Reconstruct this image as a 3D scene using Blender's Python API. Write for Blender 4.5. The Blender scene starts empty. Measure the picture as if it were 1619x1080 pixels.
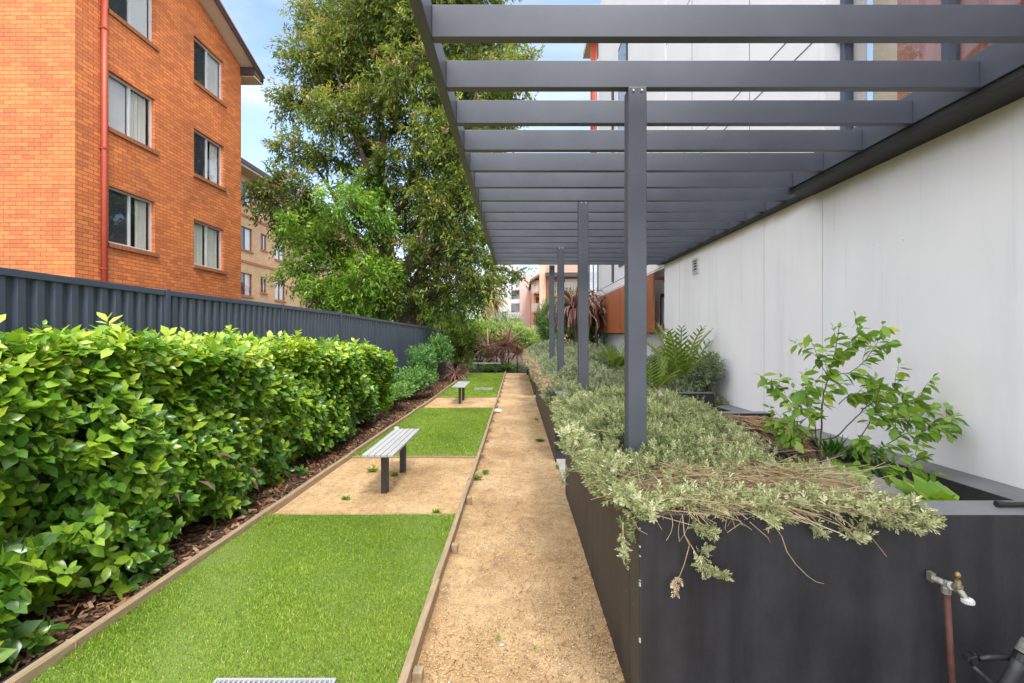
import bpy, math, random
import numpy as np
from mathutils import Vector, Matrix
random.seed(7)
rng = np.random.default_rng(11)
SC = bpy.context.scene
COL = SC.collection
PI = math.pi
LOC = {}          # world location of every object's origin (things sit unrotated at their base)

# ------------------------------------------------------------------ camera numbers
FPX, VX, VY, EYE = 753.0, 817.0, 528.0, 1.6
def P(px, py, y):
    """a point of the place seen in direction (px, py), y metres away"""
    return ((px - VX) / FPX * y, y, EYE + (VY - py) / FPX * y)
def gz(y):
    if y < 12.5: return -0.014 * (y - 4.7)
    return -0.109
def gzv(y): return np.where(y < 12.5, -0.014 * (y - 4.7), -0.109)

# ------------------------------------------------------------------ materials
def new_mat(name):
    m = bpy.data.materials.new(name); m.use_nodes = True
    nt = m.node_tree
    b = nt.nodes['Principled BSDF']
    return m, nt, b
def N(nt, t, **kw):
    n = nt.nodes.new(t)
    for k, v in kw.items():
        if k in n.inputs.keys() if hasattr(n, 'inputs') else False: n.inputs[k].default_value = v
        else: setattr(n, k, v)
    return n
def ramp(nt, fac, stops, interp='LINEAR'):
    r = nt.nodes.new('ShaderNodeValToRGB'); r.color_ramp.interpolation = interp
    els = r.color_ramp.elements
    while len(els) < len(stops): els.new(0.5)
    for e, (p, c) in zip(els, stops):
        e.position = p; e.color = (*c, 1) if len(c) == 3 else c
    nt.links.new(fac, r.inputs['Fac'])
    return r.outputs['Color']
def noise(nt, vec, scale, detail=4, rough=0.6, dist=0.0):
    n = nt.nodes.new('ShaderNodeTexNoise'); n.inputs['Scale'].default_value = scale
    n.inputs['Detail'].default_value = detail; n.inputs['Roughness'].default_value = rough
    n.inputs['Distortion'].default_value = dist
    if vec is not None: nt.links.new(vec, n.inputs['Vector'])
    return n.outputs['Fac']
def pos(nt, scale=(1, 1, 1)):
    g = nt.nodes.new('ShaderNodeNewGeometry')
    m = nt.nodes.new('ShaderNodeMapping'); m.inputs['Scale'].default_value = scale
    nt.links.new(g.outputs['Position'], m.inputs['Vector'])
    return m.outputs['Vector']
def mixc(nt, fac, a, b, mode='MIX'):
    n = nt.nodes.new('ShaderNodeMix'); n.data_type = 'RGBA'; n.blend_type = mode
    for s, v in ((0, fac), (6, a), (7, b)):
        if hasattr(v, 'is_linked') or hasattr(v, 'links'): nt.links.new(v, n.inputs[s])
        elif isinstance(v, (int, float)): n.inputs[s].default_value = v
        else: n.inputs[s].default_value = (*v, 1)
    return n.outputs[2]
def mathn(nt, op, a, b=0.0, c=None):
    n = nt.nodes.new('ShaderNodeMath'); n.operation = op
    for i, v in enumerate((a, b) if c is None else (a, b, c)):
        if hasattr(v, 'links'): nt.links.new(v, n.inputs[i])
        else: n.inputs[i].default_value = v
    return n.outputs[0]
def bump(nt, b, h, strength, dist=0.01):
    n = nt.nodes.new('ShaderNodeBump'); n.inputs['Strength'].default_value = strength
    n.inputs['Distance'].default_value = dist
    nt.links.new(h, n.inputs['Height']); nt.links.new(n.outputs['Normal'], b.inputs['Normal'])
def setc(nt, b, c):
    if hasattr(c, 'links'): nt.links.new(c, b.inputs['Base Color'])
    else: b.inputs['Base Color'].default_value = (*c, 1)
def mat_plain(name, c1, c2=None, scale=6.0, rough=0.6, metal=0.0, stretch=(1, 1, 1), bmp=0.0, bscale=60, spec=0.5, bd=0.004):
    m, nt, b = new_mat(name)
    v = pos(nt, stretch)
    if c2 is None: c2 = tuple(x * 0.82 for x in c1)
    f = noise(nt, v, scale, 6, 0.65)
    setc(nt, b, ramp(nt, f, [(0.3, c2), (0.7, c1)]))
    b.inputs['Roughness'].default_value = rough; b.inputs['Metallic'].default_value = metal
    b.inputs['Specular IOR Level'].default_value = spec
    if bmp: bump(nt, b, noise(nt, v, bscale, 3), bmp, bd)
    return m
def mat_leaf(name, stops, rough=0.45, transl=0.25, spec=0.4, tint=(1.0, 1.0, 0.55)):
    """leaf colour picked by a random number stored on each leaf; part of the light passes through"""
    m, nt, b = new_mat(name)
    a = nt.nodes.new('ShaderNodeAttribute'); a.attribute_name = 'rnd'
    c = ramp(nt, a.outputs['Fac'], stops)
    setc(nt, b, c)
    b.inputs['Roughness'].default_value = rough; b.inputs['Specular IOR Level'].default_value = spec
    t = nt.nodes.new('ShaderNodeBsdfTranslucent')
    nt.links.new(mixc(nt, 1.0, c, tint, 'MULTIPLY'), t.inputs['Color'])
    mx = nt.nodes.new('ShaderNodeMixShader'); mx.inputs[0].default_value = transl
    nt.links.new(b.outputs[0], mx.inputs[1]); nt.links.new(t.outputs[0], mx.inputs[2])
    nt.links.new(mx.outputs[0], nt.nodes['Material Output'].inputs['Surface'])
    return m
def mat_glass(name, tint=(0.95, 0.96, 0.96), refl=1.0):
    m, nt, b = new_mat(name)
    nt.nodes.remove(b)
    tr = nt.nodes.new('ShaderNodeBsdfTransparent'); tr.inputs[0].default_value = (*tint, 1)
    gl = nt.nodes.new('ShaderNodeBsdfGlossy'); gl.inputs['Roughness'].default_value = 0.015
    lw = nt.nodes.new('ShaderNodeLayerWeight'); lw.inputs['Blend'].default_value = 0.5
    fr = mathn(nt, 'ADD', mathn(nt, 'MULTIPLY', mathn(nt, 'POWER', lw.outputs['Facing'], 4.0), 0.85), 0.05 * refl)
    mx = nt.nodes.new('ShaderNodeMixShader')
    nt.links.new(fr, mx.inputs[0]); nt.links.new(tr.outputs[0], mx.inputs[1]); nt.links.new(gl.outputs[0], mx.inputs[2])
    nt.links.new(mx.outputs[0], nt.nodes['Material Output'].inputs['Surface'])
    return m
def mat_brick(name, ca, cb, cm, bw=0.25, rh=0.086, mortar=0.006):
    m, nt, b = new_mat(name)
    g = nt.nodes.new('ShaderNodeNewGeometry')
    s = nt.nodes.new('ShaderNodeSeparateXYZ'); nt.links.new(g.outputs['Position'], s.inputs[0])
    c = nt.nodes.new('ShaderNodeCombineXYZ')
    nt.links.new(mathn(nt, 'ADD', s.outputs[0], s.outputs[1]), c.inputs[0]); nt.links.new(s.outputs[2], c.inputs[1])
    t = nt.nodes.new('ShaderNodeTexBrick'); t.offset = 0.5
    t.inputs['Scale'].default_value = 1; t.inputs['Brick Width'].default_value = bw; t.inputs['Row Height'].default_value = rh
    t.inputs['Mortar Size'].default_value = mortar; t.inputs['Mortar Smooth'].default_value = 0.15; t.inputs['Bias'].default_value = -0.1
    t.inputs['Color1'].default_value = (*ca, 1); t.inputs['Color2'].default_value = (*cb, 1); t.inputs['Mortar'].default_value = (*cm, 1)
    nt.links.new(c.outputs[0], t.inputs['Vector'])
    big = noise(nt, g.outputs['Position'], 0.7, 5, 0.6)
    small = noise(nt, g.outputs['Position'], 35, 3, 0.6)
    col = mixc(nt, 1.0, t.outputs['Color'], ramp(nt, big, [(0.3, (0.8, 0.8, 0.82)), (0.7, (1.08, 1.05, 1.0))]), 'MULTIPLY')
    col = mixc(nt, 1.0, col, ramp(nt, small, [(0.3, (0.82, 0.82, 0.82)), (0.7, (1.1, 1.1, 1.1))]), 'MULTIPLY')
    setc(nt, b, col); b.inputs['Roughness'].default_value = 0.8
    inv = mathn(nt, 'SUBTRACT', 1.0, t.outputs['Fac'])
    bump(nt, b, inv, 0.6, 0.008)
    return m

# ------------------------------------------------------------------ mesh building
class MB:
    def __init__(s): s.v = []; s.f = []
    def quad(s, a, b, c, d):
        i = len(s.v); s.v += [tuple(a), tuple(b), tuple(c), tuple(d)]; s.f.append((i, i + 1, i + 2, i + 3))
    def poly(s, pts):
        i = len(s.v); s.v += [tuple(p) for p in pts]; s.f.append(tuple(range(i, i + len(pts))))
    def box(s, x0, x1, y0, y1, z0, z1):
        i = len(s.v)
        s.v += [(x, y, z) for z in (z0, z1) for y in (y0, y1) for x in (x0, x1)]
        for f in ((0, 2, 3, 1), (4, 5, 7, 6), (0, 1, 5, 4), (2, 6, 7, 3), (0, 4, 6, 2), (1, 3, 7, 5)):
            s.f.append(tuple(i + k for k in f))
        return s
    def obox(s, o, u, v, w):
        """box from corner o along three edge vectors"""
        o, u, v, w = map(Vector, (o, u, v, w)); i = len(s.v)
        s.v += [tuple(o + u * a + v * b + w * c) for c in (0, 1) for b in (0, 1) for a in (0, 1)]
        for f in ((0, 2, 3, 1), (4, 5, 7, 6), (0, 1, 5, 4), (2, 6, 7, 3), (0, 4, 6, 2), (1, 3, 7, 5)):
            s.f.append(tuple(i + k for k in f))
        return s
    def tube(s, pts, rad, n=8, cap=True):
        pts = [Vector(p) for p in pts]
        if not hasattr(rad, '__len__'): rad = [rad] * len(pts)
        rings = []; prev = None
        for k, p in enumerate(pts):
            t = (pts[min(k + 1, len(pts) - 1)] - pts[max(k - 1, 0)])
            if t.length < 1e-9: t = Vector((0, 0, 1))
            t.normalize()
            if prev is None:
                a = Vector((0, 0, 1)) if abs(t.z) < 0.9 else Vector((1, 0, 0))
                prev = t.cross(a).normalized()
            prev = (prev - t * prev.dot(t)).normalized(); q = t.cross(prev)
            i = len(s.v)
            for j in range(n):
                an = 2 * PI * j / n
                s.v.append(tuple(p + (prev * math.cos(an) + q * math.sin(an)) * rad[k]))
            rings.append(i)
        for a, b in zip(rings, rings[1:]):
            for j in range(n): s.f.append((a + j, a + (j + 1) % n, b + (j + 1) % n, b + j))
        if cap:
            s.f.append(tuple(rings[0] + j for j in range(n - 1, -1, -1))); s.f.append(tuple(rings[-1] + j for j in range(n)))
        return s
    def lathe(s, base, axis, prof, n=14):
        """prof: (distance along axis, radius)"""
        ax = Vector(axis).normalized(); b = Vector(base)
        return s.tube([b + ax * d for d, r in prof], [max(r, 0.0004) for d, r in prof], n)
    def build(s, name, mat, parent=None, loc=None, smooth=False, bevel=0.0):
        me = bpy.data.meshes.new(name)
        l = LOC[parent.name] if parent is not None else (loc or (0, 0, 0))
        v = [(a - l[0], b - l[1], c - l[2]) for a, b, c in s.v]
        me.from_pydata(v, [], s.f); me.validate(); me.update()
        if smooth:
            me.polygons.foreach_set('use_smooth', [True] * len(me.polygons))
        me.materials.append(mat)
        return link(name, me, parent, loc, bevel)
def link(name, me, parent, loc, bevel=0.0):
    o = bpy.data.objects.new(name, me); COL.objects.link(o)
    if parent is not None:
        o.parent = parent; LOC[o.name] = LOC[parent.name]
    else:
        o.location = loc or (0, 0, 0); LOC[o.name] = tuple(loc or (0, 0, 0))
    if bevel:
        md = o.modifiers.new('Bevel', 'BEVEL'); md.width = bevel; md.segments = 2; md.limit_method = 'ANGLE'; md.angle_limit = math.radians(50)
    return o
def thing(name, label, cat, loc=(0, 0, 0), group=None):
    o = bpy.data.objects.new(name, None); COL.objects.link(o); o.location = loc; o.empty_display_size = 0.1
    LOC[o.name] = tuple(loc)
    return tag(o, label, cat, group)
def tag(o, label=None, cat=None, group=None, kind=None):
    if label: o['label'] = label
    if cat: o['category'] = cat
    if group: o['group'] = group
    if kind: o['kind'] = kind
    return o
def dup(root, loc, label, rotz=0.0):
    r = root.copy(); COL.objects.link(r); r.location = loc; r.rotation_euler = (0, 0, rotz); r['label'] = label; LOC[r.name] = tuple(loc)
    for ch in list(root.children):
        c = ch.copy(); COL.objects.link(c); c.parent = r
        for g in list(ch.children):
            d = g.copy(); COL.objects.link(d); d.parent = c
    return r
def scatter(name, tv, tf, pts, R, S, rnd, mat, parent=None, loc=None, smooth=False):
    """ONE mesh made of n transformed copies of a small template (leaves, blades, chips)"""
    tv = np.asarray(tv, float); tf = np.asarray(tf, int); n = len(pts); m = len(tv); k = tf.shape[1]
    S = np.asarray(S, float)
    if S.ndim == 0: S = np.full(n, float(S))
    if S.ndim == 1: S = np.repeat(S[:, None], 3, 1)
    V = np.einsum('nij,nmj->nmi', R, tv[None] * S[:, None, :]) + np.asarray(pts)[:, None, :]
    l = LOC[parent.name] if parent is not None else (loc or (0, 0, 0))
    V = (V - np.asarray(l)).reshape(-1, 3)
    F = (tf[None] + (np.arange(n) * m)[:, None, None]).reshape(-1, k)
    me = bpy.data.meshes.new(name)
    me.vertices.add(len(V)); me.vertices.foreach_set('co', V.astype(np.float32).ravel())
    me.loops.add(F.size); me.loops.foreach_set('vertex_index', F.astype(np.int32).ravel())
    me.polygons.add(len(F)); me.polygons.foreach_set('loop_start', (np.arange(len(F)) * k).astype(np.int32))
    at = me.attributes.new('rnd', 'FLOAT', 'POINT'); at.data.foreach_set('value', np.repeat(np.asarray(rnd, np.float32), m))
    if smooth: me.polygons.foreach_set('use_smooth', np.ones(len(F), bool))
    me.update(calc_edges=True)
    me.materials.append(mat)
    return link(name, me, parent, loc)
def frames(axis, up):
    y = axis / np.maximum(np.linalg.norm(axis, axis=1, keepdims=True), 1e-9)
    x = np.cross(y, up); bad = np.linalg.norm(x, axis=1) < 1e-4
    x[bad] = np.cross(y[bad], np.array([1.0, 0.3, 0.1]))
    x /= np.linalg.norm(x, axis=1, keepdims=True)
    z = np.cross(x, y)
    return np.stack([x, y, z], axis=2)
def rdir(n, r=rng):
    v = r.normal(size=(n, 3)); return v / np.linalg.norm(v, axis=1, keepdims=True)
UP = np.array([0.0, 0.0, 1.0])
# leaf templates: along +y, unit length, facing +z
def leaf_oval(w=0.22, fold=0.06, droop=0.12):
    c = [(0, 0, 0), (0, .33, 0.02), (0, .68, -0.02 - droop * .4), (0, 1, -droop)]
    l = [(-w * .8, .28, fold), (-w, .62, fold - droop * .35)]
    v = c + l + [(-a, b, d) for a, b, d in l]     # 0-3 centre, 4-5 left, 6-7 right
    f = [(0, 1, 4), (0, 6, 1), (4, 1, 2), (4, 2, 5), (1, 6, 7), (1, 7, 2), (5, 2, 3), (2, 7, 3)]
    return v, f
LEAF_BROAD = leaf_oval(0.265, 0.06, 0.16)
LEAF_SIMPLE = ([(0, 0, 0), (-.17, .45, .03), (0, 1, -.06), (.17, .45, .03)], [(0, 3, 2, 1)])
LEAF_NARROW = ([(0, 0, 0), (-.12, .4, .02), (0, 1, -.1), (.12, .4, .02)], [(0, 3, 2, 1)])
BLADE = ([(-.5, 0, 0), (.5, 0, 0), (.38, .1, .55), (-.38, .1, .55), (0, .42, 1)], [(0, 1, 2), (0, 2, 3), (3, 2, 4)])
def sprig(nl=14, L=1.0, leaf=0.36, w=0.14, seed=1):
    r = random.Random(seed); V = []; F = []
    for k in range(nl):
        t = 0.15 + 0.85 * k / (nl - 1); a = k * 2.4 + r.uniform(-.3, .3)
        el = 0.25 + 0.75 * t + r.uniform(-.2, .2)
        d = Vector((math.cos(a) * math.cos(el), math.sin(a) * math.cos(el), math.sin(el)))
        sd = d.cross(Vector((0, 0, 1)));  sd = sd.normalized() if sd.length > .01 else Vector((1, 0, 0))
        b = Vector((0, 0, t * L)); ll = leaf * (1.1 - 0.35 * t); i = len(V)
        V += [b, b + d * ll * .55 - sd * w * .5 * ll / leaf, b + d * ll + Vector((0, 0, .02)), b + d * ll * .55 + sd * w * .5 * ll / leaf]
        F.append((i, i + 3, i + 2, i + 1))
    return [tuple(v) for v in V], F
def tilt_frames(n, d, r=rng):
    """frames whose z follows d, random spin (for sprigs and tufts)"""
    d = d / np.linalg.norm(d, axis=1, keepdims=True)
    x = np.cross(d, rdir(n, r)); x /= np.linalg.norm(x, axis=1, keepdims=True)
    return np.stack([x, np.cross(d, x), d], axis=2)

# ------------------------------------------------------------------ palette
M = {}
M['steel'] = mat_plain('grey painted steel', (0.080, 0.089, 0.110), (0.055, 0.062, 0.080), 2.2, 0.42, 0.0, (1, 1, 1), 0.03, 40)
M['bolt'] = mat_plain('zinc bolt', (0.5, 0.5, 0.5), None, 20, 0.35, 0.8)
M['fence'] = mat_plain('dark blue grey sheet steel', (0.050, 0.064, 0.094), (0.040, 0.052, 0.079), 1.5, 0.4)
M['planter'] = None
M['timber'] = mat_plain('weathered grey brown pine', (0.40, 0.30, 0.185), (0.24, 0.17, 0.10), 9, 0.85, 0, (6, 0.6, 6), 0.3, 40)
M['alu'] = mat_plain('grey aluminium slat', (0.44, 0.44, 0.45), (0.38, 0.38, 0.39), 4, 0.5, 0.1, (3, .5, 3))
M['legsteel'] = mat_plain('charcoal bench leg', (0.045, 0.045, 0.048), None, 6, 0.5)
M['winframe'] = mat_plain('silver window frame', (0.62, 0.62, 0.63), None, 5, 0.4, 0.2)
M['curtain'] = mat_plain('pale curtain', (0.72, 0.70, 0.64), (0.55, 0.53, 0.48), 3, 0.9, 0, (12, 12, .3))
M['screen_mesh'] = mat_plain('grey fly screen', (0.085, 0.088, 0.098), None, 3, 0.7)
M['glass'] = mat_glass('window glass')
M['glassdark'] = mat_glass('tinted window glass', (0.80, 0.82, 0.84))
M['brickorange'] = mat_brick('orange brick', (0.70, 0.215, 0.056), (0.48, 0.125, 0.036), (0.17, 0.075, 0.04))
M['brickcream'] = mat_brick('cream brick', (0.56, 0.37, 0.20), (0.48, 0.30, 0.155), (0.26, 0.17, 0.1))
M['brickred'] = mat_brick('far red brick', (0.5, 0.2, 0.1), (0.42, 0.16, 0.08), (0.3, 0.2, 0.15))
M['sillbrick'] = mat_plain('brown sill brick', (0.36, 0.13, 0.05), (0.22, 0.085, 0.04), 14, 0.8)
M['redpipe'] = mat_plain('red painted pipe', (0.42, 0.07, 0.035), (0.36, 0.055, 0.03), 3, 0.45)
M['soffit'] = mat_plain('cream soffit board', (0.62, 0.52, 0.40), (0.54, 0.45, 0.34), 2, 0.8)
M['fascia'] = mat_plain('dark brown fascia', (0.05, 0.03, 0.033), None, 4, 0.5)
M['tiles'] = mat_plain('brown roof tile', (0.28, 0.16, 0.1), (0.18, 0.1, 0.07), 6, 0.8)
M['soil'] = mat_plain('dark garden soil', (0.075, 0.05, 0.032), (0.035, 0.022, 0.014), 18, 0.95, 0, (1, 1, 1), 0.8, 60, bd=0.02)
M['bark'] = mat_plain('tree bark', (0.17, 0.115, 0.075), (0.06, 0.042, 0.03), 6, 0.95, 0, (3, 3, .6), 0.9, 14, bd=0.05)
M['twig'] = mat_plain('brown twig', (0.12, 0.07, 0.045), (0.05, 0.03, 0.025), 20, 0.8)
M['dry'] = mat_plain('dry straw stem', (0.52, 0.40, 0.24), (0.30, 0.2, 0.11), 30, 0.85)
M['concrete'] = mat_plain('pale concrete', (0.5, 0.48, 0.44), (0.4, 0.38, 0.35), 8, 0.85, 0, (1, 1, 1), 0.2, 60)
M['black'] = mat_plain('black plastic', (0.018, 0.018, 0.02), None, 8, 0.4)
M['ledge'] = mat_plain('black ledge', (0.02, 0.02, 0.02), (0.014, 0.014, 0.014), 2, 0.6)
M['redtimber'] = mat_plain('red brown timber slats', (0.37, 0.125, 0.05), (0.29, 0.085, 0.03), 5, 0.5, 0, (4, 4, .4))
M['redsteel'] = mat_plain('red oxide steel', (0.22, 0.05, 0.035), None, 6, 0.5)

def m_white_wall():
    m, nt, b = new_mat('off white rendered wall')
    v = pos(nt, (1, 1.6, 0.22)); v2 = pos(nt)
    st = noise(nt, v, 1.5, 6, 0.6); cl = noise(nt, v2, 0.8, 5, 0.6); fine = noise(nt, v2, 30, 3)
    c = ramp(nt, st, [(0.26, (0.69, 0.688, 0.70)), (0.46, (0.78, 0.772, 0.775)), (0.75, (0.81, 0.80, 0.80))])
    c = mixc(nt, 1.0, c, ramp(nt, cl, [(0.3, (0.93, 0.93, 0.95)), (0.65, (1, 1, 1))]), 'MULTIPLY')
    # marks: sparse dark specks
    vo = nt.nodes.new('ShaderNodeTexVoronoi'); vo.inputs['Scale'].default_value = 4.5; nt.links.new(v2, vo.inputs['Vector'])
    sp = mathn(nt, 'LESS_THAN', vo.outputs['Distance'], 0.022)
    c = mixc(nt, mathn(nt, 'MULTIPLY', sp, 0.6), c, (0.12, 0.11, 0.1))
    # yellowish band running along the top edge of the wall, ragged lower border
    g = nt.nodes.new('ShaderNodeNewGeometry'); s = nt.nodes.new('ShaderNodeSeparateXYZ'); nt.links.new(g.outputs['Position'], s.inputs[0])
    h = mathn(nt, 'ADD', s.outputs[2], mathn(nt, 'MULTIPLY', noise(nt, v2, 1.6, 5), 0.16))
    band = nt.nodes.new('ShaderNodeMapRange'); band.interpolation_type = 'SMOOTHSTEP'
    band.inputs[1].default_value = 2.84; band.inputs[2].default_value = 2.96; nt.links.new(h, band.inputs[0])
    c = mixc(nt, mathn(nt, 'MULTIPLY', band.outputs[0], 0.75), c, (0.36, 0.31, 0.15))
    # hairline scuffs and a few rain runs
    run = noise(nt, pos(nt, (1, 9, 0.35)), 1.2, 4, 0.6)
    c = mixc(nt, mathn(nt, 'MULTIPLY', ramp(nt, run, [(.62, (0, 0, 0)), (.74, (1, 1, 1))]), 0.16), c, (0.33, 0.33, 0.33))
    setc(nt, b, c); b.inputs['Roughness'].default_value = 0.75
    bump(nt, b, fine, 0.12, 0.004)
    return m
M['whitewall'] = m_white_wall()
M['facade'] = mat_plain('white facade panel', (0.68, 0.675, 0.69), (0.62, 0.615, 0.63), 1.2, 0.6)
def m_planter():
    m, nt, b = new_mat('charcoal painted render')
    v2 = pos(nt); v = pos(nt, (5, 5, 0.5))
    a = noise(nt, v2, 3.5, 6, 0.65); st = noise(nt, v, 1.3, 5, 0.6)
    c = ramp(nt, a, [(0.3, (0.015, 0.015, 0.017)), (0.7, (0.032, 0.032, 0.036))])
    c = mixc(nt, 1.0, c, ramp(nt, st, [(0.36, (0.55, 0.55, 0.56)), (0.60, (1.2, 1.18, 1.16))]), 'MULTIPLY')
    vo = nt.nodes.new('ShaderNodeTexVoronoi'); vo.inputs['Scale'].default_value = 26; nt.links.new(v2, vo.inputs['Vector'])
    wn = nt.nodes.new('ShaderNodeSeparateColor'); nt.links.new(vo.outputs['Color'], wn.inputs[0])
    sp = mathn(nt, 'MULTIPLY', mathn(nt, 'LESS_THAN', vo.outputs['Distance'], mathn(nt, 'MULTIPLY', wn.outputs[1], 0.085)), mathn(nt, 'GREATER_THAN', wn.outputs[0], 0.62))
    c = mixc(nt, mathn(nt, 'MULTIPLY', sp, 0.75), c, (0.42, 0.41, 0.39))
    v3 = nt.nodes.new('ShaderNodeTexVoronoi'); v3.inputs['Scale'].default_value = 60; nt.links.new(v2, v3.inputs['Vector'])
    w3 = nt.nodes.new('ShaderNodeSeparateColor'); nt.links.new(v3.outputs['Color'], w3.inputs[0])
    sp3 = mathn(nt, 'MULTIPLY', mathn(nt, 'LESS_THAN', v3.outputs['Distance'], 0.10), mathn(nt, 'GREATER_THAN', w3.outputs[1], 0.72))
    c = mixc(nt, mathn(nt, 'MULTIPLY', sp3, 0.4), c, (0.22, 0.22, 0.22))
    # paint worn off along the front corner
    gp = nt.nodes.new('ShaderNodeSeparateXYZ'); nt.links.new(v2, gp.inputs[0])
    cz = nt.nodes.new('ShaderNodeCombineXYZ'); nt.links.new(gp.outputs[2], cz.inputs[2])
    chip = mathn(nt, 'MULTIPLY', mathn(nt, 'LESS_THAN', mathn(nt, 'ABSOLUTE', mathn(nt, 'SUBTRACT', gp.outputs[0], 0.488)), 0.0045), mathn(nt, 'GREATER_THAN', noise(nt, cz.outputs[0], 22, 3), 0.56))
    chip = mathn(nt, 'MULTIPLY', chip, mathn(nt, 'LESS_THAN', gp.outputs[1], 1.9))
    c = mixc(nt, mathn(nt, 'MULTIPLY', chip, 0.8), c, (0.5, 0.5, 0.49))
    # flat tops are mixed to a paler grey
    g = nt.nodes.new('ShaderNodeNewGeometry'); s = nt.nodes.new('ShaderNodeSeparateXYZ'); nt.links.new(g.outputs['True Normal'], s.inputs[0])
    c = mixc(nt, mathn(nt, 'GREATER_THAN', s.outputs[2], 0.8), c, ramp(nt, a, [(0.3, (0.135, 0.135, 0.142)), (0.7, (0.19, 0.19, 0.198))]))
    setc(nt, b, c); b.inputs['Roughness'].default_value = 0.55
    bump(nt, b, noise(nt, v2, 55, 4), 0.25, 0.005)
    return m
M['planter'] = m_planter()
def m_gravel():
    m, nt, b = new_mat('decomposed granite')
    v = pos(nt)
    big = noise(nt, v, 1.3, 6, 0.65); mid = noise(nt, v, 14, 5, 0.7); fine = noise(nt, v, 130, 3, 0.7)
    c = ramp(nt, big, [(0.30, (0.36, 0.22, 0.105)), (0.48, (0.53, 0.35, 0.175)), (0.70, (0.65, 0.475, 0.28))])
    pt_ = noise(nt, pos(nt, (1.6, .8, 1)), 2.6, 6, 0.7, .6)
    c = mixc(nt, ramp(nt, pt_, [(.48, (0, 0, 0)), (.68, (.55, .55, .55))]), c, (0.27, 0.165, 0.085))
    c = mixc(nt, 1.0, c, ramp(nt, mid, [(0.28, (0.62, 0.58, 0.55)), (0.5, (1, 1, 1)), (0.75, (1.12, 1.1, 1.06))]), 'MULTIPLY')
    c = mixc(nt, 1.0, c, ramp(nt, fine, [(0.3, (0.5, 0.46, 0.42)), (0.5, (1, 1, 1)), (0.75, (1.25, 1.22, 1.2))]), 'MULTIPLY')
    setc(nt, b, c); b.inputs['Roughness'].default_value = 0.95
    bump(nt, b, mathn(nt, 'ADD', fine, mid), 0.7, 0.01)
    return m
M['gravel'] = m_gravel()
M['pebble'] = mat_leaf('granite chips', [(0, (0.2, 0.11, 0.05)), (0.35, (0.42, 0.26, 0.11)), (0.80, (0.60, 0.42, 0.21)), (0.97, (0.66, 0.52, 0.34)), (1, (0.3, 0.28, 0.26))], 0.9, 0.0)
M['litter'] = mat_leaf('dead leaf litter', [(0, (0.05, 0.03, 0.02)), (0.4, (0.14, 0.065, 0.035)), (0.75, (0.28, 0.13, 0.06)), (1, (0.42, 0.28, 0.17))], 0.85, 0.08)
M['lawnsoil'] = mat_plain('lawn thatch', (0.17, 0.24, 0.045), (0.11, 0.155, 0.03), 40, 0.95)
M['grass'] = mat_leaf('lawn grass', [(0, (0.13, 0.235, 0.02)), (0.5, (0.275, 0.42, 0.045)), (0.86, (0.45, 0.56, 0.09)), (1, (0.70, 0.66, 0.32))], 0.5, 0.3)
M['hedge'] = mat_leaf('glossy hedge leaf', [(0, (0.055, 0.155, 0.017)), (0.33, (0.12, 0.275, 0.025)), (0.66, (0.28, 0.46, 0.035)), (1, (0.52, 0.64, 0.075))], 0.27, 0.38, 0.5)
M['treeleaf'] = mat_leaf('tree leaf', [(0, (0.045, 0.095, 0.02)), (0.4, (0.125, 0.185, 0.03)), (0.72, (0.26, 0.315, 0.05)), (0.9, (0.40, 0.41, 0.09)), (0.93, (0.38, 0.25, 0.12)), (1, (0.46, 0.27, 0.18))], 0.42, 0.36)
M['treebright'] = mat_leaf('bright tree leaf', [(0, (0.07, 0.18, 0.018)), (0.5, (0.19, 0.37, 0.035)), (1, (0.44, 0.57, 0.09))], 0.42, 0.4)
M['cover'] = mat_leaf('grey green ground cover leaf', [(0, (0.13, 0.175, 0.06)), (0.35, (0.28, 0.325, 0.135)), (0.72, (0.46, 0.49, 0.25)), (1, (0.70, 0.70, 0.45))], 0.6, 0.2)
M['coverfar'] = mat_leaf('silver green ground cover leaf', [(0, (0.13, 0.175, 0.085)), (0.4, (0.26, 0.32, 0.17)), (1, (0.50, 0.54, 0.34))], 0.6, 0.2)
M['drystem'] = mat_leaf('dry stem', [(0, (0.30, 0.19, 0.10)), (0.5, (0.58, 0.44, 0.27)), (1, (0.76, 0.64, 0.44))], 0.85, 0.0)
M['shrub'] = mat_leaf('shrub leaf', [(0, (0.03, 0.105, 0.02)), (0.5, (0.09, 0.235, 0.045)), (1, (0.27, 0.43, 0.08))], 0.4, 0.25)
M['palebush'] = mat_leaf('pale bush leaf', [(0, (0.10, 0.2, 0.03)), (0.5, (0.29, 0.42, 0.075)), (0.9, (0.52, 0.58, 0.2)), (1, (0.8, 0.78, 0.55))], 0.45, 0.25)
M['sapling'] = mat_leaf('sapling leaf', [(0, (0.09, 0.22, 0.03)), (0.5, (0.23, 0.40, 0.05)), (0.93, (0.42, 0.55, 0.10)), (1, (0.6, 0.58, 0.05))], 0.35, 0.35)
M['cycad'] = mat_leaf('cycad leaflet', [(0, (0.04, 0.11, 0.016)), (0.5, (0.12, 0.215, 0.024)), (0.85, (0.32, 0.38, 0.04)), (1, (0.6, 0.4, 0.08))], 0.35, 0.25)
M['cordyline'] = mat_leaf('bronze strap leaf', [(0, (0.09, 0.035, 0.035)), (0.4, (0.25, 0.11, 0.09)), (0.7, (0.48, 0.28, 0.19)), (1, (0.68, 0.52, 0.34))], 0.45, 0.2, tint=(1, .8, .7))
M['palm'] = mat_leaf('palm frond', [(0, (0.2, 0.22, 0.06)), (0.5, (0.42, 0.40, 0.12)), (1, (0.6, 0.5, 0.2))], 0.5, 0.3)

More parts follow.
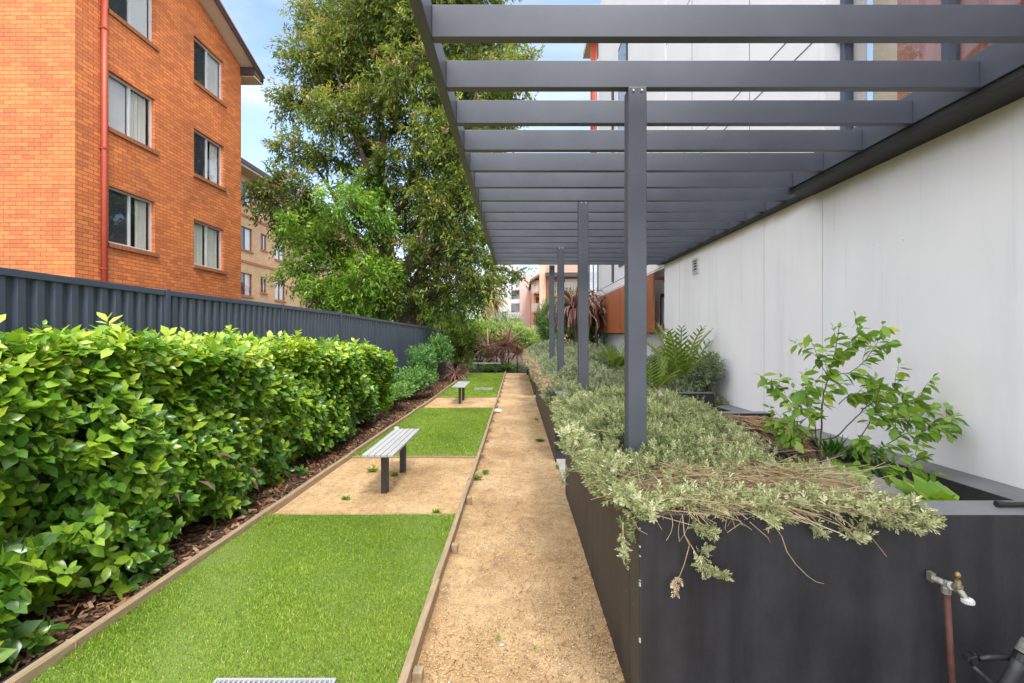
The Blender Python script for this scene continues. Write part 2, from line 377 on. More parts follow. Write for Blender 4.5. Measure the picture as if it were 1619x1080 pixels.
# ================================================================== GROUND
def sheet(name, x0, x1, y0, y1, dz, mat, nx, ny, amp=0.0, label=None, x0b=None):
    """ground sheet following the gentle fall of the garden; x0b = x0 at the far end"""
    xs = np.linspace(0, 1, nx + 1); ys = np.linspace(y0, y1, ny + 1)
    mb = MB(); r = np.random.default_rng(3)
    n1 = r.uniform(0, 6.28, 12); fr = r.uniform(.8, 5, (12, 2))
    for y in ys:
        t = (y - y0) / (y1 - y0); xa = x0 if x0b is None else x0 + (x0b - x0) * t
        for u in xs:
            x = xa + (x1 - xa) * u
            h = sum(math.sin(x * fr[k, 0] * 2 + y * fr[k, 1] + n1[k]) for k in range(12)) / 12 * amp
            mb.v.append((x, y, gz(y) + dz + h))
    for j in range(ny):
        for i in range(nx):
            a = j * (nx + 1) + i; mb.f.append((a, a + 1, a + nx + 2, a + nx + 1))
    o = mb.build(name, mat, None, (x0, y0, 0), smooth=amp > 0)
    return tag(o, label, None, None, 'structure')
g = MB()
ys = [-12, -4, 0, 4.7, 12.5, 24, 60, 220]
for ya, yb in zip(ys, ys[1:]):
    g.quad((-120, ya, gz(max(ya, -4)) - 0.06), (120, ya, gz(max(ya, -4)) - 0.06), (120, yb, gz(max(yb, -4)) - 0.06), (-120, yb, gz(max(yb, -4)) - 0.06))
tag(g.build('ground', M['soil']), 'bare dark ground beyond the garden', kind='structure')
XL = lambda y: -2.15 + 0.003 * (y - 2)       # inner line of the left timber edging
XR = -0.512                                   # inner line of the right timber edging
YEND = 20.75
sheet('gravel_path', XR + 0.03, 0.56, -2, YEND, 0.0, M['gravel'], 16, 240, 0.012)
sheet('mulch_bed', -3.62, -2.12, -2, 24.0, 0.0, M['soil'], 12, 160, 0.05)
sheet('end_bed', -3.6, 0.6, YEND, 27, 0.0, M['soil'], 20, 40, 0.04)
PADS = [(4.13, 6.16), (10.65, 12.62), (20.3, YEND)]
LAWNS = [(-0.5, 4.10), (6.2, 10.62), (12.66, 20.27)]
for a, b in PADS:
    sheet('gravel_pad', -2.14, XR + 0.004, a - 0.02, b + 0.02, 0.012, M['gravel'], 16, int((b - a) * 14), 0.008)
for a, b in LAWNS:
    sheet('lawn', -2.14, XR + 0.004, a, b, 0.028, M['lawnsoil'], 14, int((b - a) * 8), 0.010)

# grass: blades on the three lawns
def grass(y0, y1, n, h, w, name, label, near):
    r = np.random.default_rng(int(y1 * 10))
    y = y0 + (y1 - y0) * r.random(n) ** near
    x = XL(y) + (XR - XL(y)) * (r.random(n) * 1.02 - 0.01)
    cl = 0.5 + 0.5 * np.sin(x * 7.3 + np.sin(y * 5.1) * 2) * np.sin(y * 6.1 + np.sin(x * 4.0) * 2)
    cl2 = 0.5 + 0.5 * np.sin(x * 2.1 + 1 + np.sin(y * 1.7)) * np.sin(y * 1.9)
    pts = np.stack([x, y, gzv(y) + 0.022], 1)
    d = np.stack([r.normal(0, .42, n), r.normal(0, .42, n), np.ones(n)], 1)
    R = tilt_frames(n, d, r)
    hh = h * r.uniform(.55, 1.2, n) * (0.8 + 0.35 * cl)
    S = np.stack([w * r.uniform(.7, 1.2, n), hh * r.uniform(.3, 1.1, n), hh], 1)
    rnd = np.clip(r.normal(.46, .17, n) + .16 * (cl - .5) + .2 * (cl2 - .5), 0, .88)
    dead = r.random(n) < 0.035; rnd[dead] = r.uniform(.88, 1, dead.sum())
    o = scatter(name, *BLADE, pts, R, S, rnd, M['grass'], None, (-1.3, y0, gz(y0)))
    tag(o, label, 'grass', None, 'stuff')
grass(1.75, 4.12, 135000, 0.023, 0.0048, 'grass', 'short green lawn grass nearest the viewer', 0.85)
grass(6.2, 10.62, 90000, 0.026, 0.009, 'grass', 'short green lawn grass between the two gravel pads', 0.85)
grass(12.66, 20.27, 60000, 0.034, 0.018, 'grass', 'short green lawn grass of the far strip', 0.85)

# pebbles, mulch and litter
PEB = ([(-.5, -.4, 0), (.5, -.3, 0), (.4, .5, 0), (-.4, .45, 0), (0, .05, .6)], [(0, 1, 4), (1, 2, 4), (2, 3, 4), (3, 0, 4)])
def pebbles(x0, x1, y0, y1, n, s0, s1, name, label, p=1.0, dz=0.0):
    r = np.random.default_rng(int(n + y0))
    y = y0 + (y1 - y0) * r.random(n) ** p; x = x0 + (x1 - x0) * r.random(n)
    R = tilt_frames(n, np.stack([r.normal(0, .3, n), r.normal(0, .3, n), np.ones(n)], 1), r)
    s = s0 + (s1 - s0) * r.random(n) ** 3
    o = scatter(name, *PEB, np.stack([x, y, gzv(y) + dz - .001], 1), R, s, r.random(n), M['pebble'], None, (x0, y0, 0))
    tag(o, label, 'gravel', None, 'stuff')
pebbles(XR + .03, .5, 1.8, 9, 34000, .003, .0105, 'loose_gravel', 'loose tan granite chips on the path', 1.8, .006)
pebbles(-2.12, XR, 4.15, 6.14, 14000, .003, .009, 'loose_gravel', 'loose tan granite chips under the near bench', 1.0, .018)
CHIP = ([(-.5, 0, 0), (.5, .05, 0), (.42, 1, .12), (-.36, .93, .05)], [(0, 1, 2, 3)])
def chips(xf, y0, y1, n, s0, s1, name, label, mat, p=1.0, dz=.006, flat=.35, wid=.4, hi=1.0):
    r = np.random.default_rng(int(n * 3 + y0))
    y = y0 + (y1 - y0) * r.random(n) ** p; x = xf(y, r.random(n))
    d = np.stack([r.normal(0, 1, n), r.normal(0, 1, n), r.normal(0, flat * .6, n)], 1)
    up = np.stack([r.normal(0, flat, n), r.normal(0, flat, n), np.ones(n)], 1)
    R = frames(d, up); s = s0 + (s1 - s0) * r.random(n) ** 2
    S = np.stack([s * wid * r.uniform(.3, 1.2, n), s, s], 1)
    o = scatter(name, *CHIP, np.stack([x, y, gzv(y) + dz + r.uniform(0, .025, n)], 1), R, S, r.random(n) * hi, mat, None, (-2.5, y0, 0))
    tag(o, label, 'litter', None, 'stuff')
chips(lambda y, u: -3.5 + (XL(y) - .05 + 3.5) * np.sqrt(u), 1.7, 20, 26000, .015, .075, 'leaf_mulch', 'brown bark and dead leaf mulch in the bed under the hedge', M['litter'], 1.3, .012)
chips(lambda y, u: XR + .06 + .96 * np.where(u < .4, u * .6, np.where(u > .65, u, u * .9)), 1.8, 18, 900, .006, .034, 'path_litter', 'scattered dry leaf bits and stalks on the gravel path', M['litter'], 1.6, .008, .2, .22)

chips(lambda y, u: XL(y) + .04 + (XR - XL(y) - .08) * u, 1.9, 4.0, 130, .006, .02, 'lawn_litter', 'small dead leaf bits lying on the nearest lawn', M['litter'], 1, .05, .2, .4)
chips(lambda y, u: XL(y) + .04 + (XR - XL(y) - .08) * u, 6.3, 10.5, 160, .008, .03, 'lawn_litter', 'small dead leaf bits lying on the second lawn', M['drystem'], 1, .05, .2, .4)
chips(lambda y, u: XL(y) + .04 + (XR - XL(y) - .08) * u, 10.7, 12.6, 260, .01, .045, 'pad_litter', 'dry leaf litter around the middle bench', M['litter'], 1, .018, .2, .35)
# ================================================================== TIMBER EDGING
def edging(name, label, xf, w, y0, y1, step, pegs=None, px=None, joints=()):
    t = thing(name, label, 'garden edging', (xf(y0), y0, gz(y0)))
    ys = [y0] + list(joints) + [y1]; r = random.Random(5)
    for a, b in zip(ys, ys[1:]):
        mb = MB(); n = max(2, int((b - a) / .4)); dx = r.uniform(-.004, .004); dz = r.uniform(-.004, .006)
        pts = [a + .002 + (b - a - .004) * k / n for k in range(n + 1)]
        for k, y in enumerate(pts):
            x = xf(y) + dx + r.uniform(-.002, .002); z = gz(y) + .075 + dz + r.uniform(-.002, .002)
            mb.v += [(x, y, gz(y) - .05), (x + w, y, gz(y) - .05), (x + w, y, z), (x, y, z)]
            if k:
                i = 4 * k
                for q in range(4): mb.f.append((i - 4 + q, i - 4 + (q + 1) % 4, i + (q + 1) % 4, i + q))
        mb.f.append((0, 1, 2, 3)); mb.f.append((4 * n + 3, 4 * n + 2, 4 * n + 1, 4 * n))
        mb.build('board', M['timber'], t, bevel=.004)
    for y in pegs or ():
        zz = gz(y) + .058 + r.uniform(-.012, .012); a = r.uniform(-.08, .08); yy = y + r.uniform(-.03, .03)
        mb = MB(); mb.obox((px + .001, yy, gz(y) - .05), (.046, .046 * a, 0), (-.046 * a * .2, .052, 0), (.004, 0, zz - gz(y) + .05))
        mb.build('peg', M['timber'], t, bevel=.005)
    return t
edging('timber_edging', 'weathered timber edging with square pegs between lawn and gravel path', lambda y: XR, .038, 0.4, YEND, 1.8,
       [2.15, 3.42, 4.42, 5.3, 6.2, 7.1, 8.0, 8.95, 9.9, 10.8, 11.8, 12.8, 13.8, 14.8, 15.8, 16.9, 18, 19.1, 20.2], XR + .038, (2.9, 5.0, 8.2, 11.6, 15.2))
edging('timber_edging', 'weathered timber edging between lawn and mulched hedge bed', lambda y: XL(y) - .045, .045, 0.4, YEND, 2.4, joints=(2.32, 4.0, 6.3, 9.0, 12.2, 16))
for (a, lab) in ((4.115, 'thin timber strip at the far edge of the nearest lawn'), (6.175, 'thin timber strip where the near bench pad meets the second lawn'),
                 (10.635, 'thin timber strip at the near side of the middle bench pad'), (12.64, 'thin timber strip at the near side of the far lawn')):
    mb = MB(); mb.box(XL(a) + .003, XR - .003, a - .011, a + .011, gz(a) - .03, gz(a) + .036)
    tag(mb.build('timber_strip', M['timber'], None, (-1.3, a, gz(a)), bevel=.003), lab, 'garden edging', 'timber strips across the lawn')
mb = MB(); mb.tube([(XL(1.2) - .13, 1.2, gz(1.2) + .03), (XL(2.0) - .11, 2.0, gz(2) + .035), (XL(2.5) - .09, 2.5, gz(2.5) + .03), (XL(3) - .15, 3.0, gz(3) - .02)], .013, 10)
tag(mb.build('irrigation_pipe', M['black'], None, (XL(1.2) - .13, 1.2, gz(1.2)), smooth=True), 'black irrigation pipe lying along the hedge bed timber', 'pipe')

# ================================================================== BENCHES
def make_bench(label):
    t = thing('park_bench', label, 'bench', (0, 0, 0), 'grey slatted benches')
    L, W = 1.25, .30
    for k in range(5):
        x = -W / 2 + k * (W + .006) / 5
        MB().box(x, x + W / 5 - .006, 0, L, .420, .445).build('slat', M['alu'], t, bevel=.003)
    for y in (.21, .97):
        MB().box(-.028, .028, y, y + .10, -.05, .405).build('leg', M['legsteel'], t, bevel=.003)
        MB().box(-.135, .135, y + .02, y + .08, .405, .4195).build('bracket', M['legsteel'], t)
    return t
b1 = make_bench('backless slatted bench nearest the viewer on a gravel pad')
LOC[b1.name] = (0, 0, 0)
b1.location = (-1.322, 4.52, gz(4.9) + .01)
b2 = dup(b1, (-1.37, 11.2, gz(11.6) + .01), 'backless slatted bench in the middle, between second and far lawns')
b3 = dup(b1, (-1.36, 20.55, gz(20.5) + .01), 'farthest backless bench, set crosswise in front of the spiky red plants', -PI / 2)
b3.location = (-1.93, 20.62, gz(20.5) + .01)

# ================================================================== STEEL FENCE
FX = -3.57
FP = [-2.27, .1, 2.47, 4.84, 7.22, 9.6, 12.0, 14.2, 16.45, 18.8, 21.2, 23.7]
FZ = [2.075, 2.072, 2.068, 2.043, 2.04, 2.03, 1.985, 1.95, 1.915, 1.86, 1.79, 1.71]
t = thing('steel_fence', 'dark grey ribbed steel fence panels behind the clipped hedge', 'fence', (FX, FP[0], gz(0)))
for k in range(len(FP) - 1):
    y0, y1 = FP[k] + .03, FP[k + 1] - .03; mb = MB(); pit = .138; y = y0; prof = []
    while y < y1:
        for q, d in ((0, 0), (.055, 0), (.069, .032), (.124, .032)):
            if y + q < y1: prof.append((y + q, d))
        y += pit
    prof.append((y1, prof[-1][1]))
    zt = lambda yy: FZ[k] + (FZ[k + 1] - FZ[k]) * (yy - FP[k]) / (FP[k + 1] - FP[k]) - .03
    for (ya, da), (yb, db) in zip(prof, prof[1:]):
        mb.quad((FX - .02 + da, ya, gz(ya) - .05), (FX - .02 + db, yb, gz(yb) - .05), (FX - .02 + db, yb, zt(yb)), (FX - .02 + da, ya, zt(ya)))
    mb.build('panel', M['fence'], t)
    r_ = MB(); a, b = FZ[k], FZ[k + 1]
    r_.obox((FX - .025, FP[k] + .026, a - .055), (.05, 0, 0), (0, FP[k + 1] - FP[k] - .052, b - a), (0, 0, .055)); r_.build('rail', M['fence'], t, bevel=.004)
for k, (y, z) in enumerate(zip(FP, FZ)):
    MB().box(FX - .03, FX + .036, y - .026, y + .026, gz(y) - .1, z + .008).build('post', M['fence'], t, bevel=.003)

# ================================================================== PERGOLA
t = thing('pergola', 'dark grey steel pergola of flat rafters on four square posts', 'pergola', (0, 2.15, .88))
PB, PT = 2.94, 3.09
MB().box(-.434, -.384, -1.0, 9.30, PB, PT).build('edge_beam', M['steel'], t, bevel=.003)
for k in range(-7, 17):
    y = 2.15 + .44 * k
    MB().box(-.3835, 2.519 if y < 4.40 else 2.7295, y, y + .05, PB + .001, PT - .002).build('rafter', M['steel'], t, bevel=.003)
MB().box(2.52, 2.57, -1.0, 4.46, PB, PT + .05).build('wall_beam', M['steel'], t, bevel=.003)
MB().box(2.73, 2.768, 4.462, 9.30, PB, PT + .03).build('wall_beam', M['steel'], t, bevel=.003)
posts = [(.605, 2.58, .80), (.625, 4.80, .80), (.632, 7.34, .75), (.64, 9.30, .75)]
for x, y, zb in posts:
    p = MB().box(x, x + .10, y, y + .10, zb, PB).build('post', M['steel'], t, bevel=.004)
    # fixing tab on the rafter above, with two bolts
    for dx in (.027, .073):
        MB().lathe((x + dx, y - .0005, PB - .022), (0, -1, 0), [(0, .007), (.005, .0065), (.006, .004)], 8).build('bolt', M['bolt'], p)

# ================================================================== RIGHT HAND BUILDING (white)
WX = 2.77
t = thing('white_building', 'white rendered building beside the planters and pergola', 'building', (WX, 2, 0))
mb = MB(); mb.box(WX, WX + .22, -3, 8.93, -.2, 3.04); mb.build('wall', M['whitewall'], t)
# recessed lower wall past the corner, with a window beside the corner
mb = MB(); mb.box(2.97, 3.15, 9.9, 17.2, -.2, 2.86); mb.box(2.97, 3.15, 8.935, 9.9, -.2, 1.72); mb.box(2.97, 3.15, 8.935, 9.9, 2.42, 2.86)
mb.build('recessed_wall', M['facade'], t)
w = MB()
for a in ((8.94, 9.0, 1.72, 2.42), (9.4, 9.46, 1.72, 2.42), (9.82, 9.895, 1.72, 2.42), (9.0, 9.4, 1.72, 1.78), (9.46, 9.82, 1.72, 1.78), (9.0, 9.4, 2.36, 2.42), (9.46, 9.82, 2.36, 2.42)):
    w.box(2.98, 3.03, *a)
f = w.build('window', M['black'], t)
MB().box(3.0, 3.006, 9.001, 9.399, 1.781, 2.359).build('pane', M['glassdark'], f); MB().box(3.0, 3.006, 9.461, 9.819, 1.781, 2.359).build('pane', M['glassdark'], f)
# upper storeys: white facade above the pergola
UX = 2.80
mb = MB(); mb.box(UX, UX + .25, 4.413, 8.93, 3.13, 9.5); mb.box(UX - .02, UX + .25, 8.932, 16.2, 2.845, 12.5)
mb.build('upper_wall', M['facade'], t)
ln = MB()
for z in (4.35, 4.62, 7.0): ln.box(UX - .004, UX + .01, 4.5, 8.92, z, z + .012)
for y in (5.72, 7.6): ln.box(UX - .003, UX + .01, y, y + .01, 3.14, 9.49)
ln.box(UX - .0235, UX + .0, 8.94, 16.1, 3.06, 3.074); ln.box(UX - .0235, UX, 8.94, 15.2, 2.87, 2.878)
for z in (5.1, 5.35): ln.box(UX - .024, UX, 8.94, 12, z, z + .012)
ln.build('panel_joint', M['screen_mesh'], t)
f = MB().box(UX - .05, UX - .022, 11.9, 12.9, 3.4, 9.3).build('window', M['legsteel'], t)
MB().box(UX - .056, UX - .0505, 11.98, 12.82, 3.5, 9.2).build('pane', M['glass'], f)
MB().box(UX - .07, UX - .023, 13.6, 13.75, 3.1, 9.4).build('downpipe', M['legsteel'], t)
MB().box(UX - .06, UX + .25, 16.205, 16.6, 2.78, 3.02).build('balcony_slab', M['facade'], t)
MB().box(UX - .06, UX + .25, 16.605, 18.3, 2.78, 3.02).build('balcony_slab', M['facade'], t)
f = MB()
for y in (16.3, 17.25, 18.2): f.box(UX - .04, UX, y, y + .05, 3.021, 4.4)
f = f.build('balustrade', M['legsteel'], t)
for y in (16.352, 17.302): MB().box(UX - .025, UX - .015, y, y + .896, 3.06, 4.35).build('pane', M['glass'], f)
MB().lathe((UX - .05, 17.0, 7.5), (0, 0, 1), [(0, .12), (4.6, .12)], 12).build('red_column', M['redpipe'], t, smooth=True)
MB().box(UX - .3, UX + .3, 16.21, 18.0, 12.0, 12.2).build('eave', M['soffit'], t)
# near glazing above the pergola with red blinds behind the glass
GX = 2.99
gf = MB()
for y in (4.33, 3.3, 2.2, 1.1, 0.0): gf.box(GX - .05, GX + .03, y - .06, y, 3.14, 6.2)
gf.box(GX - .05, GX + .03, -.06, 4.27, 6.201, 6.3); gf.box(GX - .05, GX + .03, -.06, 4.33, 3.05, 3.139)
gf = gf.build('window', M['fence'], t)
MB().box(UX + .002, GX + .2, 4.335, 4.41, 3.13, 6.3).build('wall_return', M['facade'], t)
for y in (3.3, 2.2, 1.1, 0.0): MB().box(GX - .004, GX + .004, y + .001, y + (.969 if y > 3 else 1.039), 3.141, 6.199).build('pane', M['glass'], gf)
cu = MB(); n = 90
pp = [(GX + .16 + .035 * math.sin(k * 1.1), -.1 + 4.0 * k / n) for k in range(n + 1)]
for (xa, ya), (xb, yb) in zip(pp, pp[1:]): cu.quad((xa, ya, 3.1), (xb, yb, 3.1), (xb, yb, 6.25), (xa, ya, 6.25))
cu.build('curtain', mat_plain('red brown curtain', (0.42, 0.16, 0.1), (0.22, 0.08, 0.05), 2.5, .7, 0, (2, 4, .6)), gf)
MB().box(GX + .3, GX + .34, -1, 4.40, 3.05, 6.3).build('inner_wall', M['soffit'], t)
MB().box(UX, UX + .25, -3, 4.409, 6.305, 9.5).build('upper_wall', M['facade'], t)
# black soffit ledge under the wall beam
MB().box(2.535, 2.7695, -1.0, 4.44, PB - .047, PB - .002).build('soffit_ledge', M['ledge'], t, bevel=.003)
MB().box(2.70, 2.7695, 4.462, 8.93, PB - .04, PB - .004).build('soffit_ledge', M['ledge'], t, bevel=.002)
jn = MB()
for y in (4.31, 5.33, 8.1): jn.box(WX - .002, WX + .01, y, y + .006, .5, PB - .05)
jn.build('panel_joint', M['concrete'], t)
# vent
v = MB(); y0, z0 = 7.25, 2.53
for a in ((y0, y0 + .03, z0, z0 + .24), (y0 + .19, y0 + .22, z0, z0 + .24), (y0 + .031, y0 + .189, z0, z0 + .03), (y0 + .031, y0 + .189, z0 + .21, z0 + .24)): v.box(WX - .022, WX - .001, *a)
for k in range(4): v.obox((WX - .02, y0 + .031, z0 + .036 + k * .044), (0, .158, 0), (.014, 0, .018), (0, 0, .006))
v = v.build('wall_vent', M['winframe'], t)
MB().box(WX - .004, WX - .0015, y0 + .031, y0 + .189, z0 + .031, z0 + .209).build('vent_back', M['black'], v)
# security light
c = MB(); c.obox((2.90, 4.29, 4.25), (.05, 0, 0), (0, .044, 0), (0, 0, .07)); c.tube([(2.925, 4.29, 4.29), (2.92, 4.24, 4.27)], .018, 8); c.tube([(2.90, 4.26, 4.30), (2.95, 4.20, 4.20)], [.042, .036], 10)
tag(c.build('security_camera', M['black'], None, (2.92, 4.3, 4.25)), 'small black security camera on the white facade above the pergola', 'camera')

# slatted screens on red steel brackets
def screen(y0, y1, label):
    t = thing('timber_screen', label, 'screen', (2.74, y0, 1.62), 'slatted timber screens on the white building')
    mb = MB(); y = y0
    while y < y1 - .05:
        mb.box(2.715, 2.75, y, y + .062, 1.63, 2.815); y += .072
    mb.build('slat_panel', M['redtimber'], t)
    for z in (1.72, 2.68):
        MB().box(2.752, 2.78, y0 + .01, y1 - .02, z, z + .05).build('rail', M['redsteel'], t)
        b = MB(); b.box(2.782, 2.96, y0 - .01, y0 + .05, z, z + .06); b.box(2.955, 2.969, y0 - .05, y0 + .09, z - .04, z + .10); b.build('bracket', M['redsteel'], t)
screen(9.5, 12.45, 'red brown slatted screen nearer the grey pergola posts')
screen(12.58, 15.8, 'red brown slatted screen farther along, behind the drooping bronze plant')

# ================================================================== PLANTERS
def planter(label, parts, loc):
    t = thing('planter', label, 'planter', loc, 'charcoal rendered planters')
    for nm, b, mt in parts: MB().box(*b).build(nm, mt, t, bevel=.006 if nm == 'wall' else 0)
    return t
PX, WT = .487, .883
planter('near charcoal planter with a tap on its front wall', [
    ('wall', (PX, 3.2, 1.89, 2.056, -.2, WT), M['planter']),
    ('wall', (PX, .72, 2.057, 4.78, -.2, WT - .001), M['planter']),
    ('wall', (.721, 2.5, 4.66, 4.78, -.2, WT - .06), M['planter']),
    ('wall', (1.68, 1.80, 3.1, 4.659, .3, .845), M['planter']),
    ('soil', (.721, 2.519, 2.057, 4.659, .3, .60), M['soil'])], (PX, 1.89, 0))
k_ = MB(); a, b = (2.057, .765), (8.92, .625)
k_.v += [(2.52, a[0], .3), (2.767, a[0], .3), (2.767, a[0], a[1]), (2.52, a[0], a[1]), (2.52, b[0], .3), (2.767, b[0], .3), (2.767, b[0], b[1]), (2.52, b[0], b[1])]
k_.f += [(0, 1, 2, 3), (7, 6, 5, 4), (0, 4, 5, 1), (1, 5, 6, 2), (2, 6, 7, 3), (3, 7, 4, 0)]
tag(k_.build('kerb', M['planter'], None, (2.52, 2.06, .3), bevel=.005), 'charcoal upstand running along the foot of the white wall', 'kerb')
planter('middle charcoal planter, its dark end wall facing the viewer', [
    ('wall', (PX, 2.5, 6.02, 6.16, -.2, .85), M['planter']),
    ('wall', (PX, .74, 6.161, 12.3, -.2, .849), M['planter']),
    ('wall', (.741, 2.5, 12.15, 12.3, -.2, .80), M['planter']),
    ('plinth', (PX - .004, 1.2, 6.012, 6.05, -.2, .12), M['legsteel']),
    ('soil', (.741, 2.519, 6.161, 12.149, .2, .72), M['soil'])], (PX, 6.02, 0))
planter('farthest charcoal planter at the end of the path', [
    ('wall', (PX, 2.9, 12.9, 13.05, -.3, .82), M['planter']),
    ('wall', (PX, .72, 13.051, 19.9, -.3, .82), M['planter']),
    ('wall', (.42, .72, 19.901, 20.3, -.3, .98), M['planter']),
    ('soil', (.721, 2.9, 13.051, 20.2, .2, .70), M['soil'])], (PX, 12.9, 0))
MB_ = MB(); MB_.box(.50, 2.5, 4.785, 6.008, -.3, gz(5.4) + .035); MB_.box(.46, .56, 12.31, 12.895, -.3, -.06)
tag(MB_.build('concrete_strip', M['concrete'], None, (.5, 4.8, 0), bevel=.004), 'pale concrete threshold between the near and middle planters', kind='structure')
sl = MB(); sl.poly([(1.82, 2.25, .604), (2.515, 2.25, .604), (2.515, 3.75, .604), (2.36, 3.7, .604), (2.02, 3.0, .604)])
tag(sl.build('pale_slab', M['concrete'], None, (2.2, 2.4, .6)), 'pale concrete slab patch in the near planter', kind='structure')

# ================================================================== LEFT HAND BUILDINGS
def wall_holes(mb, o, u, n, W, z0, z1, holes, depth):
    """upright wall with real openings; o corner on the ground, u along the wall, n outward"""
    o, u, n = Vector(o), Vector(u), Vector(n); Z = Vector((0, 0, 1))
    us = sorted({0, W, *[h[0] for h in holes], *[h[1] for h in holes]}); vs = sorted({z0, z1, *[h[2] for h in holes], *[h[3] for h in holes]})
    p = lambda a, b, c=0: o + u * a + Z * b + n * c
    for a, b in zip(us, us[1:]):
        for c, d in zip(vs, vs[1:]):
            m = ((a + b) / 2, (c + d) / 2)
            if not any(h[0] < m[0] < h[1] and h[2] < m[1] < h[3] for h in holes):
                mb.quad(p(a, c), p(b, c), p(b, d), p(a, d))
    for a, b, c, d in holes:
        for q in ((p(a, c), p(a, d)), (p(b, d), p(b, c)), (p(a, d), p(b, d)), (p(b, c), p(a, c))):
            mb.quad(q[0], q[1], q[1] - n * depth, q[0] - n * depth)
def window(parent, o, u, n, h, frame, style, sill=True, rec=.085, fw=.045):
    """style: list over the two halves: 'screen', 'curtain', 'open' (part drawn curtain), 'plain'"""
    o, u, n = Vector(o), Vector(u), Vector(n); Z = Vector((0, 0, 1)); a, b, c, d = h
    q = lambda x, z, y: o + u * x + Z * z + n * y
    bx = lambda mb, x0, x1, z0, z1, y0, y1: mb.obox(q(x0, z0, y0), u * (x1 - x0), n * (y1 - y0), Z * (z1 - z0))
    mid = (a + b) / 2; f = MB()
    for r in ((a, a + fw, c, d), (b - fw, b, c, d), (a + fw, b - fw, c, c + fw), (a + fw, b - fw, d - fw, d), (mid - fw * .6, mid + fw * .6, c + fw, d - fw)):
        bx(f, *r, -rec - .05, -rec)
    f = f.build('window', frame, parent)
    for k, st in enumerate(style):
        x0, x1 = (a + fw, mid - fw * .6) if k == 0 else (mid + fw * .6, b - fw)
        z0, z1 = c + fw, d - fw
        g = MB(); bx(g, x0, x1, z0, z1, -rec - .03 + .012 * k, -rec - .026 + .012 * k); g.build('pane', M['glass'] if st != 'screen' else M['glassdark'], f)
        if st == 'screen':
            s = MB(); bx(s, x0, x1, z0, z1, -rec - .044, -rec - .04); s.build('fly_screen', M['screen_mesh'], f)
        if st in ('curtain', 'open'):
            cu = MB(); xs = x0 if st == 'curtain' else x0 + (x1 - x0) * .42; nn = 26
            pr = [(xs + (x1 - xs) * i / nn, -rec - .10 - .018 * (math.sin(i * 1.3) + .4 * math.sin(i * 2.9))) for i in range(nn + 1)]
            for (xa, ya), (xb, yb) in zip(pr, pr[1:]): cu.quad(q(xa, z0, ya), q(xb, z0, yb), q(xb, z1, yb), q(xa, z1, ya))
            cu.build('curtain', M['curtain'], f)
        if st == 'plain':
            cu = MB(); bx(cu, x0, x1, z0, z1, -rec - .09, -rec - .08); cu.build('blind', M['facade'], f)
    if sill:
        s = MB(); nb = max(2, round((b - a + .14) / .115)); L = (b - a + .14) / nb
        for i in range(nb):
            s.obox(q(a - .03 + i * L, c - .105, -.06), u * (L - .009), n * .105, Z * .095)
        bx(s, a - .028, b + .10, c - .098, c - .02, -.055, .028)
        s.build('sill', M['sillbrick'], f)
    return f
BX, BY0, BY1 = -9.0, 9.7, 15.55
t = thing('orange_brick_flats', 'orange brick block of flats with gable roof and red downpipe', 'building', (BX, BY0, 0))
holes = []; sty = {}
for r, (c, d) in enumerate(((3.62, 4.88), (6.17, 7.43), (8.77, 10.02))):
    holes.append((10.50 - BY0, 11.85 - BY0, c, d)); holes.append((13.28 - BY0, 14.64 - BY0, c - .08, d - .08))
mb = MB(); W = BY1 - BY0; EH = 10.32
wall_holes(mb, (BX, BY0, 0), (0, 1, 0), (1, 0, 0), W, -.5, EH, holes, .13)
mb.quad((BX - 9, BY0, -.5), (BX, BY0, -.5), (BX, BY0, EH), (BX - 9, BY0, EH))
mb.quad((BX, BY1, -.5), (BX - 9, BY1, -.5), (BX - 9, BY1, EH), (BX, BY1, EH))
mb.quad((BX - 9, BY1, -.5), (BX - 9, BY0, -.5), (BX - 9, BY0, EH), (BX - 9, BY1, EH))
RM = (BY0 + BY1) / 2; RZ = EH + (RM - BY0) * .365
mb.poly([(BX, BY0, EH), (BX, BY1, EH), (BX, RM, RZ)]); mb.poly([(BX - 9, BY1, EH), (BX - 9, BY0, EH), (BX - 9, RM, RZ)])
mb.build('wall', M['brickorange'], t)
styles = [('screen', 'open'), ('curtain', 'curtain'), ('plain', 'curtain'), ('screen', 'open'), ('screen', 'plain'), ('screen', 'plain')]
for h, s in zip(holes, styles): window(t, (BX, BY0, 0), (0, 1, 0), (1, 0, 0), h, M['winframe'], s)
MB().box(BX - 8.8, BX - .5, BY0 + .4, BY1 - .4, -.4, EH - .2).build('interior', M['screen_mesh'], t)
